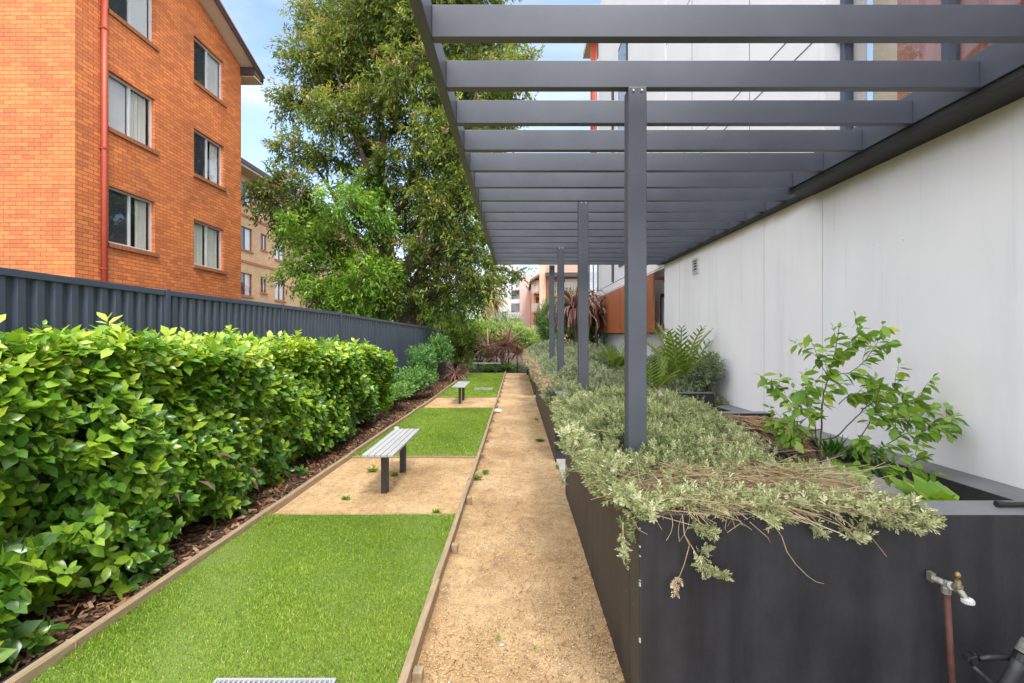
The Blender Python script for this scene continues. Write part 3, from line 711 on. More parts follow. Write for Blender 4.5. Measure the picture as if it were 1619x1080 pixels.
# roof: two pitches with overhang, soffit, fascia and barge boards
OV, OE, TH = .46, .52, .16
for sgn in (-1, 1):
    ye = RM + sgn * (RM - BY0 + OE); ze = RZ - (abs(ye - RM)) * .365
    so, to, ba = MB(), MB(), MB()
    so.quad((BX + OV - .03, RM, RZ + .01), (BX + OV - .03, ye, ze + .01), (BX - 9.4, ye, ze + .01), (BX - 9.4, RM, RZ + .01)); so.build('soffit', M['soffit'], t)
    i = 0; to.v += [(x, y, z) for x in (BX + OV + .02, BX - 9.5) for (y, z) in ((RM, RZ + .13), (ye + sgn * .06, ze + .11), (ye + sgn * .06, ze + .15), (RM, RZ + .20))]
    to.f += [(0, 1, 2, 3), (7, 6, 5, 4), (0, 4, 5, 1), (1, 5, 6, 2), (2, 6, 7, 3), (3, 7, 4, 0)]
    to.build('roof', M['tiles'], t)
    ba.v += [(x, y, z) for x in (BX + OV - .028, BX + OV) for (y, z) in ((RM, RZ - .04), (ye, ze - .04), (ye, ze + .118), (RM, RZ + .128))]
    ba.f += [(0, 1, 2, 3), (7, 6, 5, 4), (0, 4, 5, 1), (1, 5, 6, 2), (2, 6, 7, 3), (3, 7, 4, 0)]
    ba.build('barge_board', M['fascia'], t)
    fa = MB(); fa.box(BX - 9.4, BX + OV - .03, ye + sgn * .002 - .0 if sgn > 0 else ye - .03, ye + .03 if sgn > 0 else ye - .002, ze - .12, ze + .10); fa.build('fascia', M['fascia'], t)
    bo = MB(); ya, yb = sorted((RM + sgn * (RM - BY0 + .01), ye - sgn * .002)); bo.box(BX - 9.3, BX + OV - .035, ya, yb, ze - .13, ze - .10); bo.build('eave_lining', M['soffit'], t)
    ya, yb = sorted((RM + sgn * (RM - BY0 - .06), RM + sgn * (RM - BY0 + .02)))
    MB().box(BX + .003, BX + OV - .04, ya, yb, ze - .10, ze + .15).build('eave_end', M['fascia'], t)
dp = MB(); dp.tube([(BX + .065, 10.32, -.3), (BX + .065, 10.32, 10.6)], .055, 12); dp.build('downpipe', M['redpipe'], t, smooth=True)
db = MB()
for z in (3.0, 5.6, 8.2): db.box(BX + .001, BX + .123, 10.26, 10.38, z, z + .03)
db.build('pipe_strap', M['redpipe'], t)

CX, CY0, CY1 = -16.0, 24.0, 70.0
t = thing('cream_brick_flats', 'cream brick block of flats with brown window frames behind the orange block', 'building', (CX, CY0, 0))
holes = []
for c, d, e in ((3.85, 5.2, 4.2), (6.55, 7.9, 6.9), (9.25, 10.5, 9.55)):
    for y in (27.4, 36.2, 45, 53.8): holes += [(y - CY0, y + 1.4 - CY0, c, d), (y + 2.35 - CY0, y + 3.05 - CY0, e, d), (y + 4.1 - CY0, y + 5.5 - CY0, c, d)]
mb = MB(); wall_holes(mb, (CX, CY0, 0), (0, 1, 0), (1, 0, 0), CY1 - CY0, -.5, 11.0, holes, .12)
mb.quad((CX - 10, CY0, -.5), (CX, CY0, -.5), (CX, CY0, 11), (CX - 10, CY0, 11)); mb.quad((CX, CY1, -.5), (CX - 10, CY1, -.5), (CX - 10, CY1, 11), (CX, CY1, 11))
mb.build('wall', M['brickcream'], t)
brownframe = mat_plain('brown window frame', (0.2, 0.09, 0.05), None, 4, .5)
for i, h in enumerate(holes):
    window(t, (CX, CY0, 0), (0, 1, 0), (1, 0, 0), h, brownframe, [('screen', 'plain'), ('screen', 'plain'), ('plain', 'curtain')][i % 3], rec=.05, fw=.06)
MB().box(CX - 9.5, CX - .5, CY0 + .3, CY1 - .3, 0, 10.9).build('interior', M['screen_mesh'], t)
bd = MB()
for z in (5.78, 8.47): bd.box(CX + .001, CX + .03, CY0, CY1, z, z + .16)
bd.build('brick_band', M['sillbrick'], t)
MB().box(CX - 10.5, CX + .7, CY0 - .6, CY1 + .6, 11.0, 11.12).build('soffit', M['soffit'], t)
MB().box(CX - 10.6, CX + .78, CY0 - .7, CY1 + .7, 11.121, 11.35).build('fascia', M['fascia'], t)
rf = MB(); rf.poly([(CX + .78, CY0 - .7, 11.36), (CX + .78, CY1 + .7, 11.36), (CX - 5, CY1 - 4, 13.6), (CX - 5, CY0 + 4, 13.6)]); rf.poly([(CX - 10.6, CY0 - .7, 11.36), (CX + .78, CY0 - .7, 11.36), (CX - 5, CY0 + 4, 13.6)]); rf.build('roof', M['tiles'], t)

# ================================================================== FAR BUILDINGS
def pxb(mb, px0, px1, py0, py1, y, dep):
    a, b = P(px0, py1, y), P(px1, py0, y); mb.box(a[0], b[0], y, y + dep, a[2], b[2]); return mb
t = thing('white_apartments', 'distant white apartment block with a pink end panel and glass balconies', 'building', (0, 60, 0))
pxb(MB(), 775, 808, 410, 562, 60, 12).build('wall', M['facade'], t)
pxb(MB(), 821.5, 841, 434, 562, 60, 12).build('pink_panel', mat_plain('pale pink panel', (0.62, 0.47, 0.42), (0.57, 0.43, 0.38), .3, .7), t)
pxb(MB(), 808.02, 821.48, 416, 562, 61, 10).build('wall', M['facade'], t)
for y0, y1 in ((428, 450), (459, 473), (480, 494), (504, 514)):
    f = pxb(MB(), 808.5, 821, y0, y1, 60.9, .08).build('window', M['winframe'], t); pxb(MB(), 809.2, 820.3, y0 + .7, y1 - .7, 60.85, .04).build('pane', M['glassdark'], f)
    pxb(MB(), 809.2, 820.3, y0 + .7, y1 - .7, 60.895, .004).build('blind', M['alu'], f)
for y0, y1 in ((450.2, 458), (473.2, 479.6), (494.2, 503)):
    pxb(MB(), 808.1, 821.4, y0, y1, 60.1, .25).build('balcony', M['facade'], t)
f = pxb(MB(), 793.7, 800.7, 492.5, 503.5, 59.95, .1).build('window', M['fence'], t); pxb(MB(), 794.4, 800, 493.3, 502.7, 59.93, .018).build('pane', M['glassdark'], f)
f = pxb(MB(), 777, 787, 500, 512, 59.95, .1).build('window', M['fence'], t); pxb(MB(), 777.6, 786.4, 500.6, 511.4, 59.93, .018).build('pane', M['glassdark'], f)
t = thing('orange_balcony_flats', 'distant orange rendered flats with rounded cream balconies', 'building', (2, 52, 0))
orangew = mat_plain('orange render', (0.62, 0.2, 0.08), (0.55, 0.17, 0.07), 1, .8)
creamw = mat_plain('cream render', (0.66, 0.56, 0.47), (0.6, 0.5, 0.42), 1, .8)
pinkw = mat_plain('salmon render', (0.66, 0.42, 0.3), (0.6, 0.38, 0.27), 1, .8)
pxb(MB(), 841.5, 856, 441, 562, 52, 8).build('wall', orangew, t)
for y0, y1 in ((444, 465), (480, 495), (514, 529)):
    o_ = P(845, y1, 52); mb = MB(); h = (y1 - y0) / FPX * 52
    mb.lathe((o_[0] + .3, 52.1, o_[2]), (0, 0, 1), [(0, .55), (.15, .62), (h, .62)], 20); mb.build('balcony', creamw, t, smooth=False)
for y0, y1 in ((470, 479), (500, 513)):
    f = pxb(MB(), 847.5, 852.5, y0, y1, 51.94, .06).build('window', M['black'], t)
rf = MB(); a = P(838, 447, 52); b = P(853, 436, 52); rf.v += [(a[0], 51, a[2]), (b[0] + .3, 51, b[2] + .1), (b[0] + .3, 60, b[2] + .1), (a[0], 60, a[2]), (a[0], 51, a[2] + .25), (b[0] + .3, 51, b[2] + .4), (b[0] + .3, 60, b[2] + .4), (a[0], 60, a[2] + .25)]
rf.f += [(0, 1, 2, 3), (7, 6, 5, 4), (0, 4, 5, 1), (1, 5, 6, 2), (2, 6, 7, 3), (3, 7, 4, 0)]; rf.build('roof', M['tiles'], t)
for x in (841.3, 843.4): pxb(MB(), x, x + .5, 447, 562, 51.4, .05).build('balcony_post', M['winframe'], t)
t = thing('tiled_roof_house', 'distant brick house with brown tiled roof and curtained balcony', 'building', (4, 48, 0))
pxb(MB(), 853.2, 862.8, 415, 562, 48, 1).build('pillar', pinkw, t)
pxb(MB(), 862.9, 868, 436, 562, 48.3, 6).build('wall', M['brickred'], t)
pxb(MB(), 868.1, 945, 467, 562, 48.3, 6).build('wall', pinkw, t); pxb(MB(), 868.1, 945, 437, 466.9, 49.3, 5).build('wall', M['brickred'], t)
pxb(MB(), 868.1, 945, 465.8, 471, 48.1, .18).build('balcony_edge', orangew, t)
rl = MB()
for k in range(27): pxb(rl, 869 + k * 2.6, 869.7 + k * 2.6, 448, 465.6, 48.15, .04)
pxb(rl, 868.2, 940, 447, 448, 48.15, .05); rl.build('railing', M['curtain'], t)
pxb(MB(), 893, 912.5, 441, 465.7, 48.9, .05).build('curtain', M['curtain'], t)
rf = MB(); n = 60
for k in range(n):
    xa, xb = P(863 + k * 1.5, 0, 48)[0], P(864.5 + k * 1.5, 0, 48)[0]; z0 = P(0, 434, 48)[2]; z1 = z0 + 2.6; xm = (xa + xb) / 2
    rf.quad((xa, 47.4, z0), (xm, 47.4, z0 + .06), (xm, 54, z1 + .06), (xa, 54, z1)); rf.quad((xm, 47.4, z0 + .06), (xb, 47.4, z0), (xb, 54, z1), (xm, 54, z1 + .06))
rf.build('roof', mat_plain('terracotta tile', (0.40, 0.28, 0.21), (0.30, 0.2, 0.15), 3, .8, 0, (1, 4, 1)), t)
a = P(862, 437.5, 47.35); b = P(948, 431, 47.35); MB().box(a[0], b[0], 47.25, 47.38, a[2], b[2]).build('gutter', M['fascia'], t)

# ================================================================== PLANTS
def whorl_shoots(base, d, nl, L, spread, r):
    """leaf bases, axes and ups for shoots at base (n,3) pointing along d (n,3)"""
    n = len(base); k = np.arange(nl)
    d = d / np.linalg.norm(d, axis=1, keepdims=True)
    F = tilt_frames(n, d, r); sx, sy = F[:, :, 0], F[:, :, 1]
    a = (k * 2.4)[None] + r.uniform(-.4, .4, (n, nl)); t = (k / max(nl - 1, 1))[None]
    el = spread * (1 - t) + .9 * t + r.normal(0, .15, (n, nl))        # lower leaves spread, tip leaves stand up
    rad = sx[:, None] * np.cos(a)[..., None] + sy[:, None] * np.sin(a)[..., None]
    ax = rad * np.cos(el)[..., None] + d[:, None] * np.sin(el)[..., None]
    p = base[:, None] + d[:, None] * (t[..., None] - .6) * L * r.uniform(.7, 1.1, (n, 1, 1))
    up = d[:, None] * np.cos(el)[..., None] - rad * np.sin(el)[..., None] + r.normal(0, .25, (n, nl, 3)) + UP * .35
    return p.reshape(-1, 3), ax.reshape(-1, 3), up.reshape(-1, 3), np.broadcast_to(t, (n, nl)).reshape(-1)

# ---- clipped hedge
def hedge_top(y): return np.interp(y, [-.5, 1.9, 2.5, 3.4, 5, 7, 8.6, 9.1], [1.52, 1.53, 1.55, 1.49, 1.44, 1.36, 1.26, 1.15])
def build_hedge():
    r = np.random.default_rng(21)
    t = thing('hedge', 'clipped hedge of glossy bright green leaves in front of the grey fence', 'hedge', (-2.9, 5, 0))
    Y0, Y1, XF, XB = 1.2, 9.15, -2.42, -3.42
    B = []; D = []
    def face(y):  # front face bulges and wavers, tucked in at the foot
        return XF + .07 * np.sin(y * 2.1) + .05 * np.sin(y * 4.7 + 1) + .03 * np.sin(y * 9)
    n = 6300                                    # front
    y = Y0 + (Y1 - Y0) * r.random(n); h = hedge_top(y); z = .13 + (h - .15) * r.random(n) ** .85
    dep = r.random(n) ** 1.6 * .42
    low = np.clip((z - .1) / .55, 0, 1)
    x = face(y) - .18 * (1 - low) - dep + .06 * np.sin(z * 6 + y * 3)
    B.append(np.stack([x, y, z], 1)); D.append(np.stack([np.ones(n) * .9, r.normal(-.25, .45, n), .35 + .5 * z / 1.5 + r.normal(0, .35, n)], 1))
    n = 3100                                    # top
    y = Y0 + (Y1 - Y0) * r.random(n); x = XB + (face(y) - XB) * r.random(n); z = hedge_top(y) - r.random(n) ** 2 * .25 + .03 * np.sin(x * 9) + .045 * np.sin(y * 5 + x * 3)
    tall = r.random(n) < .07; z[tall] += r.uniform(.04, .12, tall.sum())
    B.append(np.stack([x, y, z], 1)); D.append(np.stack([r.normal(.15, .4, n), r.normal(-.1, .4, n), np.ones(n)], 1))
    n = 420                                     # far end
    x = XB + (XF - XB) * r.random(n); z = .15 + (hedge_top(np.array(Y1)) - .1) * r.random(n); y = Y1 - r.random(n) ** 2 * .3 + .1 * np.sin(z * 5)
    B.append(np.stack([x, y, z], 1)); D.append(np.stack([r.normal(.3, .4, n), np.ones(n), r.normal(.5, .4, n)], 1))
    n = 900                                     # loose low sprays hanging into the bed, mostly at the near end
    y = 1.7 + 5.8 * r.random(n) ** 2.2; x = XF + r.uniform(-.25, .16, n) - .04 * (y - 2); z = .07 + .50 * r.random(n) ** 1.2
    keep = (np.sin(y * 6.2 + 1.4) > -.2) | (z > .38); B.append(np.stack([x, y, z], 1)[keep]); D.append(np.stack([np.ones(n), r.normal(-.2, .5, n), r.normal(.55, .4, n)], 1)[keep])
    B = np.concatenate(B); D = np.concatenate(D); D = D + r.normal(0, .12, D.shape)
    p, ax, up, tt = whorl_shoots(B, D, 8, .11, .12, r)
    nl = len(p); sr = np.repeat(r.random(len(B)), 8)
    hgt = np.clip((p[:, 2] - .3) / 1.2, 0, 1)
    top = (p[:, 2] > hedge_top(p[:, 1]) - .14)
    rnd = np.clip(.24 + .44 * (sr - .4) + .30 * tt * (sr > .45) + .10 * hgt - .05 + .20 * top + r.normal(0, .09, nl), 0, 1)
    S = r.uniform(.058, .120, nl) * (1 - .22 * (tt > .8))
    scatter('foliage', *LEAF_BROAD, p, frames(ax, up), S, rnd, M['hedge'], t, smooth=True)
    st = MB(); q = random.Random(4)
    for k in range(46):
        y = Y0 + (Y1 - Y0) * (k + q.random()) / 46; x = -2.9 + q.uniform(-.12, .18)
        for j in range(3):
            e = (x + q.uniform(-.1, .22), y + q.uniform(-.35, .35), hedge_top(y) * q.uniform(.5, .92))
            m_ = ((x * .6 + e[0] * .4), (y * .5 + e[1] * .5), e[2] * .45)
            st.tube([(x, y, gz(y) - .03), m_, e], [.013, .009, .004], 5, False)
    st.build('stems', M['twig'], t, smooth=True)
    # dead strap leaves blown into the hedge foot
    dl = MB()
    for (px, py, qx, qy, y) in ((312, 760, 342, 778, 3.35), (340, 717, 370, 726, 3.6), (392, 738, 412, 756, 4.05), (396, 757, 410, 778, 4.05), (275, 780, 285, 800, 3.1)):
        a, b = Vector(P(px, py, y)), Vector(P(qx, qy, y - .06)); m_ = (a + b) / 2 + Vector((.01, 0, .02)); w = Vector((0.003, .0, .014))
        dl.quad(a, m_ - w, b, m_ + w)
    dl.build('caught_dead_leaf', mat_plain('mauve dead strap leaf', (.3, .17, .15), (.2, .11, .09), 20, .7), t)
build_hedge()

# ---- generic shrub: shells of leafy shoots on stems
def shrub(name, label, c, rad, ns, leaf, mat, seed, nl=7, tmpl=LEAF_SIMPLE, up=.5, cat='shrub', group=None, base=None, spread=.25, rn=(0.15, 0.75), lumps=7, t=None, shl=.16):
    r = np.random.default_rng(seed)
    c = np.array(c, float); rad = np.array(rad, float)
    zb = base if base is not None else gz(c[1])
    if t is None: t = thing(name, label, cat, (c[0], c[1], zb), group)
    ld = rdir(lumps, r); ld[:, 2] = np.abs(ld[:, 2]) * .8; lo = ld * r.uniform(.35, .75, (lumps, 1)); ls = r.uniform(.35, .62, lumps); lh = r.uniform(-.12, .12, lumps)
    i = r.integers(0, lumps, ns); d = rdir(ns, r); d[:, 2] = d[:, 2] * .8 + .15
    rr = r.random(ns) ** .35
    loc = lo[i] + d * (ls[i] * rr)[:, None]
    B = c + loc * rad; keep = B[:, 2] > zb + .02; B, d, i, loc = B[keep], d[keep], i[keep], loc[keep]
    D = d * .8 + loc * .5 + UP * up
    p, ax, u, tt = whorl_shoots(B, D, nl, shl, spread, r); n = len(p)
    rnd = np.clip(rn[0] + (rn[1] - rn[0]) * (np.repeat(r.random(len(B)), nl) * .6 + .4 * tt) + np.repeat(lh[i], nl) + r.normal(0, .07, n), 0, 1)
    scatter('foliage', *tmpl, p, frames(ax, u), leaf * r.uniform(.7, 1.2, n), rnd, mat, t)
    st = MB(); q = random.Random(seed)
    for k in range(lumps):
        e = c + lo[k] * rad
        st.tube([(c[0] + q.uniform(-.1, .1), c[1] + q.uniform(-.1, .1), zb - .05), ((c[0] + e[0]) / 2, (c[1] + e[1]) / 2, zb + (e[2] - zb) * .55), tuple(e)], [.02, .014, .006], 5, False)
    st.build('stems', M['twig'], t, smooth=True)
    return t
G = 'green shrubs in the bed along the fence'
shrub('shrub', 'low bright green shrub just beyond the end of the clipped hedge', (-2.55, 10.2, .22), (.42, .9, .34), 420, .075, M['shrub'], 31, rn=(.35, 1), group=G)
shrub('shrub', 'spreading dark green shrub below the fence beside the second lawn', (-2.75, 12.3, .35), (.6, 1.3, .55), 800, .085, M['shrub'], 32, group=G)
shrub('shrub', 'rounded mid green shrub close to the fence, before the middle bench', (-2.85, 14.6, .62), (.65, 1.3, .75), 850, .095, M['shrub'], 33, group=G, rn=(.1, .6))
shrub('shrub', 'loose olive shrub with bronze tips beyond the middle bench', (-2.75, 17.0, .75), (.6, 1.2, .95), 760, .10, M['shrub'], 34, group=G, rn=(.25, .8))
shrub('shrub', 'dark shrub against the fence near its far end', (-3.0, 19.3, .7), (.5, 1.2, .95), 560, .10, M['shrub'], 36, group=G, rn=(.05, .5))
for (c, rad, lab, sd) in (((-3.1, 24.1, 1.3), (1.2, 1.2, 1.6), 'tall yellow green bush at the end of the fence', 41), ((-1.9, 24.2, 1.0), (1.2, 1.0, 1.35), 'pale green bush behind the far bench, left of the spiky plants', 42),
                          ((-.7, 24.8, 1.1), (1.3, 1.1, 1.4), 'dense pale flowering bush directly behind the spiky red plants', 43), ((.55, 23.8, 1.0), (1.0, 1.1, 1.25), 'pale flowering bush at the end of the gravel path', 44),
                          ((-1.3, 26.5, 1.4), (1.7, 1.1, 1.5), 'silver green bush rising behind the flowering bushes', 45)):
    shrub('bush', lab, c, rad, 2300, .12, M['palebush'] if sd != 45 else M['coverfar'], sd, group='bushes across the end of the garden', cat='bush', rn=(.1, .85), lumps=12)
shrub('bush', 'tall dark bush behind the drooping bronze plants', (1.95, 16.0, 1.55), (1.0, .7, 1.6), 2600, .10, M['shrub'], 48, group='bushes across the end of the garden', cat='bush', rn=(.15, .8), lumps=16, base=.6)
shrub('bush', 'tall glossy bush left of the last pergola posts', (1.75, 20.8, 1.6), (1.1, 1.4, 2.2), 2400, .10, M['shrub'], 47, group='bushes across the end of the garden', cat='bush', rn=(.15, .8), lumps=14, base=.6)
r = np.random.default_rng(50); n = 500
shrub('border_plant', 'low leafy green border under the spiky plants behind the far bench', (-.9, 21.5, .02), (1.6, .45, .28), 620, .10, M['shrub'], 51, rn=(.3, .95), cat='plant', lumps=14)

# ---- strap leaved rosettes (bronze cordylines)
def rosette(name, label, crown, base, n, L, w, seed, mat, group=None, droop=1.0, wide=1.0, trunk=.035, cat='plant', zmin=-.45):
    r = random.Random(seed); t = thing(name, label, cat, base, group)
    V = []; F = []; RN = []
    for k in range(n):
        a = r.uniform(0, 2 * PI); el = math.asin(min(.98, max(-.8, r.uniform(zmin, 1.0)))); l = L * r.uniform(.75, 1.12); ww = w * r.uniform(.8, 1.15)
        h = Vector((math.cos(a), math.sin(a), 0)); sd = Vector((-math.sin(a), math.cos(a), 0)); p = Vector(crown) + h * .02; rn = min(1, max(0, r.gauss(.42, .22)))
        i0 = len(V); S = 6
        for s in range(S + 1):
            u = s / S; wd = ww * (0.55 + 1.1 * u) * (1 - u) ** .55 * 1.15 + .002
            V += [tuple(p - sd * wd), tuple(p + Vector((0, 0, -wd * .5))), tuple(p + sd * wd)]; RN += [rn + .12, rn - .18, rn + .12]
            e = el - droop * u * u * 1.5; p = p + (h * math.cos(e) * wide + Vector((0, 0, math.sin(e)))) * (l / S)
        for s in range(S):
            a0 = i0 + s * 3
            F += [(a0, a0 + 1, a0 + 4, a0 + 3), (a0 + 1, a0 + 2, a0 + 5, a0 + 4)]
    me = bpy.data.meshes.new('leaves'); me.from_pydata([(x - base[0], y - base[1], z - base[2]) for x, y, z in V], [], F)
    at = me.attributes.new('rnd', 'FLOAT', 'POINT'); at.data.foreach_set('value', [min(1, max(0, x)) for x in RN]); me.materials.append(mat); link('leaves', me, t, None)
    MB().tube([(base[0], base[1], base[2] - .05), ((base[0] + crown[0]) / 2 + .02, (base[1] + crown[1]) / 2, (base[2] + crown[2]) / 2), crown], [trunk * 1.2, trunk, trunk * .8], 7).build('stem', M['bark'], t, smooth=True)
    return t
GC = 'spiky bronze plants at the end of the garden'
def ros(px, py, y, n, L, w, seed, label, bz=None, **k):
    c = P(px, py, y); rosette('cordyline', label, c, (c[0] + .03, c[1] + .03, gz(y) if bz is None else bz), n, L, w, seed, M['cordyline'], GC, **k)
ros(803, 545, 21.9, 95, 1.15, .030, 61, 'tallest spiky red bronze plant behind the far bench', droop=.45)
ros(817, 558, 21.4, 70, .95, .025, 62, 'spiky bronze plant nearest the gravel path end', droop=.45)
ros(785, 562, 21.6, 60, .95, .025, 63, 'low spiky bronze plant between its two neighbours', droop=.45)
ros(772, 549, 22.4, 55, .95, .024, 64, 'leftmost spiky bronze plant behind the far bench', droop=.45)
ros(667, 566, 15.9, 46, .55, .016, 65, 'small dark spiky plant against the fence', droop=.6)
ros(722, 592, 17.2, 80, .62, .017, 66, 'grassy pinkish spiky plant spilling over the lawn edging', droop=1.1)
c = P(909, 489, 14.6)
rosette('cordyline', 'tall drooping bronze plant between the pergola posts', c, (c[0] + .05, 14.65, .7), 150, 1.25, .03, 67, M['cordyline'], GC, droop=1.75, zmin=-.2, trunk=.05)
c = P(941, 500, 14.9)
rosette('cordyline', 'drooping bronze plant beside the timber screens', c, (c[0] + .05, 14.95, .7), 110, 1.15, .03, 68, M['cordyline'], GC, droop=1.75, zmin=-.2, trunk=.05)

# ---- cycads
def cycad(label, c, fr, seed, cat='plant'):
    t = thing('cycad', label, cat, c, 'cycads in the middle planter')
    r = np.random.default_rng(seed); p = []; ax = []; up = []; S = []; rn = []; st = MB()
    for (a, el, L) in fr:
        h = np.array([math.cos(a), math.sin(a), 0]); q = np.array(c, float); npn = 14; f = r.uniform(.3, .75); pts = [tuple(q)]
        sd = np.array([-math.sin(a), math.cos(a), 0])
        for k in range(npn):
            u = k / (npn - 1); e = el - .55 * u * u; dr = h * math.cos(e) + UP * math.sin(e); q = q + dr * (L / npn); pts.append(tuple(q))
            nrm = -h * math.sin(e) + UP * math.cos(e)
            if k > 2:
                for s in (-1, 1):
                    p.append(q); ax.append(sd * s * .9 + dr * (.42 + .5 * u) + nrm * .22); up.append(nrm); S.append(.15 * math.sin(PI * (.2 + .7 * u)) + .03); rn.append(min(1, max(0, f + r.normal(0, .08))))
        st.tube(pts, [.010] * len(pts), 5, False)
    n = len(p); S = np.array(S)
    scatter('fronds', *leaf_oval(.098, .02, .05), np.array(p), frames(np.array(ax), np.array(up)), S, rn, M['cycad'], t, smooth=True)
    st.build('stalks', mat_plain('green frond stalk', (.25, .3, .06), None, 9, .5), t, smooth=True)
def fr_(s, n, L, e0=.75, e1=1.42):
    q = random.Random(s); return [(k * 2.4 + q.uniform(-.3, .3), e0 + (e1 - e0) * ((k + .5) / n) ** .8, L * q.uniform(.82, 1.1)) for k in range(n)]
cycad('large cycad with upright glossy fronds against the white wall', (2.32, 6.75, .72), fr_(1, 16, 1.16, .65, 1.45), 71)
cycad('smaller cycad with yellowing fronds beside the near pergola post', (1.85, 6.55, .70), fr_(2, 9, .68, .5, 1.25), 72)
cycad('light green cycad in front of the timber screens', (1.98, 9.6, .78), fr_(3, 9, .8, .5, 1.3), 73)
shrub('shrub', 'grey green twiggy shrub behind the large cycad at the wall', (2.46, 7.6, 1.05), (.32, .5, .48), 560, .045, M['coverfar'], 74, cat='shrub', base=.7, lumps=9, rn=(0, .45), shl=.12)
shrub('shrub', 'dark grey green shrub right of the large cycad', (2.55, 6.35, .98), (.24, .4, .36), 460, .045, M['coverfar'], 75, cat='shrub', base=.7, lumps=8, rn=(0, .4), shl=.12)

# ---- ground cover in the planters
SPR = [sprig(15, 1.0, .42, .17, s) for s in (1, 2)]
def cover(name, label, pts, D, size, mat, parent, seed, rn=(.15, .9), clump=None):
    r = np.random.default_rng(seed); n = len(pts); h = n // 2
    for k, (a, b) in enumerate(((0, h), (h, n))):
        m_ = b - a
        scatter(name, *SPR[k], pts[a:b], tilt_frames(m_, D[a:b], r), size * r.uniform(.65, 1.25, m_), np.clip(rn[0] + (rn[1] - rn[0]) * r.random(m_) + (0 if clump is None else clump[a:b]), 0, 1), mat, parent)
def wav(x, y): return .5 * np.sin(x * 8 + np.sin(y * 5) * 1.5) * np.sin(y * 7 + x * 2) + .5 * np.sin(x * 15 + 2) * np.sin(y * 13)
r = np.random.default_rng(81)
t = thing('trailing_plant', 'grey green trailing ground cover spilling over the near planter, half dried at the front', 'plant', (1.0, 3.2, .88))
# carpet: height field
n = 13500
y = 1.93 + 3.0 * r.random(n) ** 1.15; x = .475 + 1.325 * r.random(n)
xr = np.interp(y, [1.9, 2.2, 2.6, 3.0, 3.6, 4.3, 4.95], [1.50, 1.50, 1.36, 1.40, 1.55, 1.62, 1.6]) + .05 * np.sin(y * 9); keep = x < xr + r.normal(0, .05, n)
x, y = x[keep], y[keep]; n = len(x)
def ch(x, y): return .895 + .12 * np.clip((y - 1.95) / 1.2, 0, 1) * np.clip((1.95 - x) / .9, .3, 1) + .072 * wav(x, y) - .10 * np.clip((.58 - x) / .14, 0, 1.5)
z = ch(x, y) - .10 * r.random(n) ** 1.6
bare = (wav(x * 1.4 + 3, y * 1.2) > .32) & (y < 2.75) & (r.random(n) < .85)       # thin, dried-out patches
front = (y < 2.4) & (r.random(n) < .45 * np.clip((2.55 - y) / .3, 0, 1))
ok = ~(bare | front); x, y, z = x[ok], y[ok], z[ok]; n = len(x)
D = np.stack([r.normal(-.05, .5, n) - .5 * (x < .62), r.normal(-.2, .5, n) - .35 * (y < 2.2), np.ones(n)], 1)
cover('foliage', '', np.stack([x, y, z], 1), D, .055, M['cover'], t, 82, clump=.22 * wav(x * .7, y * .6 + 1) - .05)
# left edge, hanging over the path side of the wall
n = 1500; y = 2.1 + 2.85 * r.random(n); dr = r.random(n) ** 1.5 * (.35 + .65 * np.clip((y - 2.3) / 1.2, 0, 1)) * (1 - .5 * np.clip((y - 4.1) / .5, 0, 1)) * (.10 + .10 * np.clip((np.sin(y * 3.1) + .6), 0, 1.4)); x = PX - .015 - .07 * np.sin(np.clip(dr / .2, 0, 1) * PI) * r.random(n) - .03 * r.random(n); z = WT + .05 - dr
D = np.stack([-np.ones(n), r.normal(-.2, .4, n), r.normal(.35, .4, n)], 1)
cover('foliage', '', np.stack([x, y, z], 1), D, .06, M['cover'], t, 83)
# front edge clumps lying over the front wall
fr = []
for (px, py, m_, rx, rz) in ((905, 700, 110, .06, .05), (960, 742, 150, .08, .05), (985, 785, 80, .05, .025), (1015, 806, 50, .05, .02), (1070, 790, 110, .09, .025), (1125, 800, 120, .09, .025), (1195, 795, 90, .08, .025), (1215, 812, 70, .05, .02), (1260, 790, 80, .08, .025),
                       (1310, 803, 110, .07, .025), (1370, 806, 90, .07, .02), (1400, 812, 110, .06, .025), (1440, 822, 110, .05, .02), (1340, 840, 30, .03, .012), (1265, 768, 120, .10, .03)):
    yy = 1.88 if py > 805 else (1.95 if py > 770 else 2.3); c = P(px, py, yy)
    fr.append(np.array(c) + np.clip(r.normal(0, 1, (m_, 3)), -1.5, 1.5) * [rx * .5, .04, rz * .6])
fr = np.concatenate(fr); n = len(fr)
ins = (fr[:, 1] > 1.875) & (fr[:, 2] < WT + .005); fr[ins, 2] = WT + .008 + .02 * r.random(ins.sum())
cover('foliage', '', fr, np.stack([r.normal(.3, .7, n), r.normal(-.4, .4, n), r.normal(.6, .5, n)], 1), .05, M['cover'], t, 84, rn=(.35, 1.0))
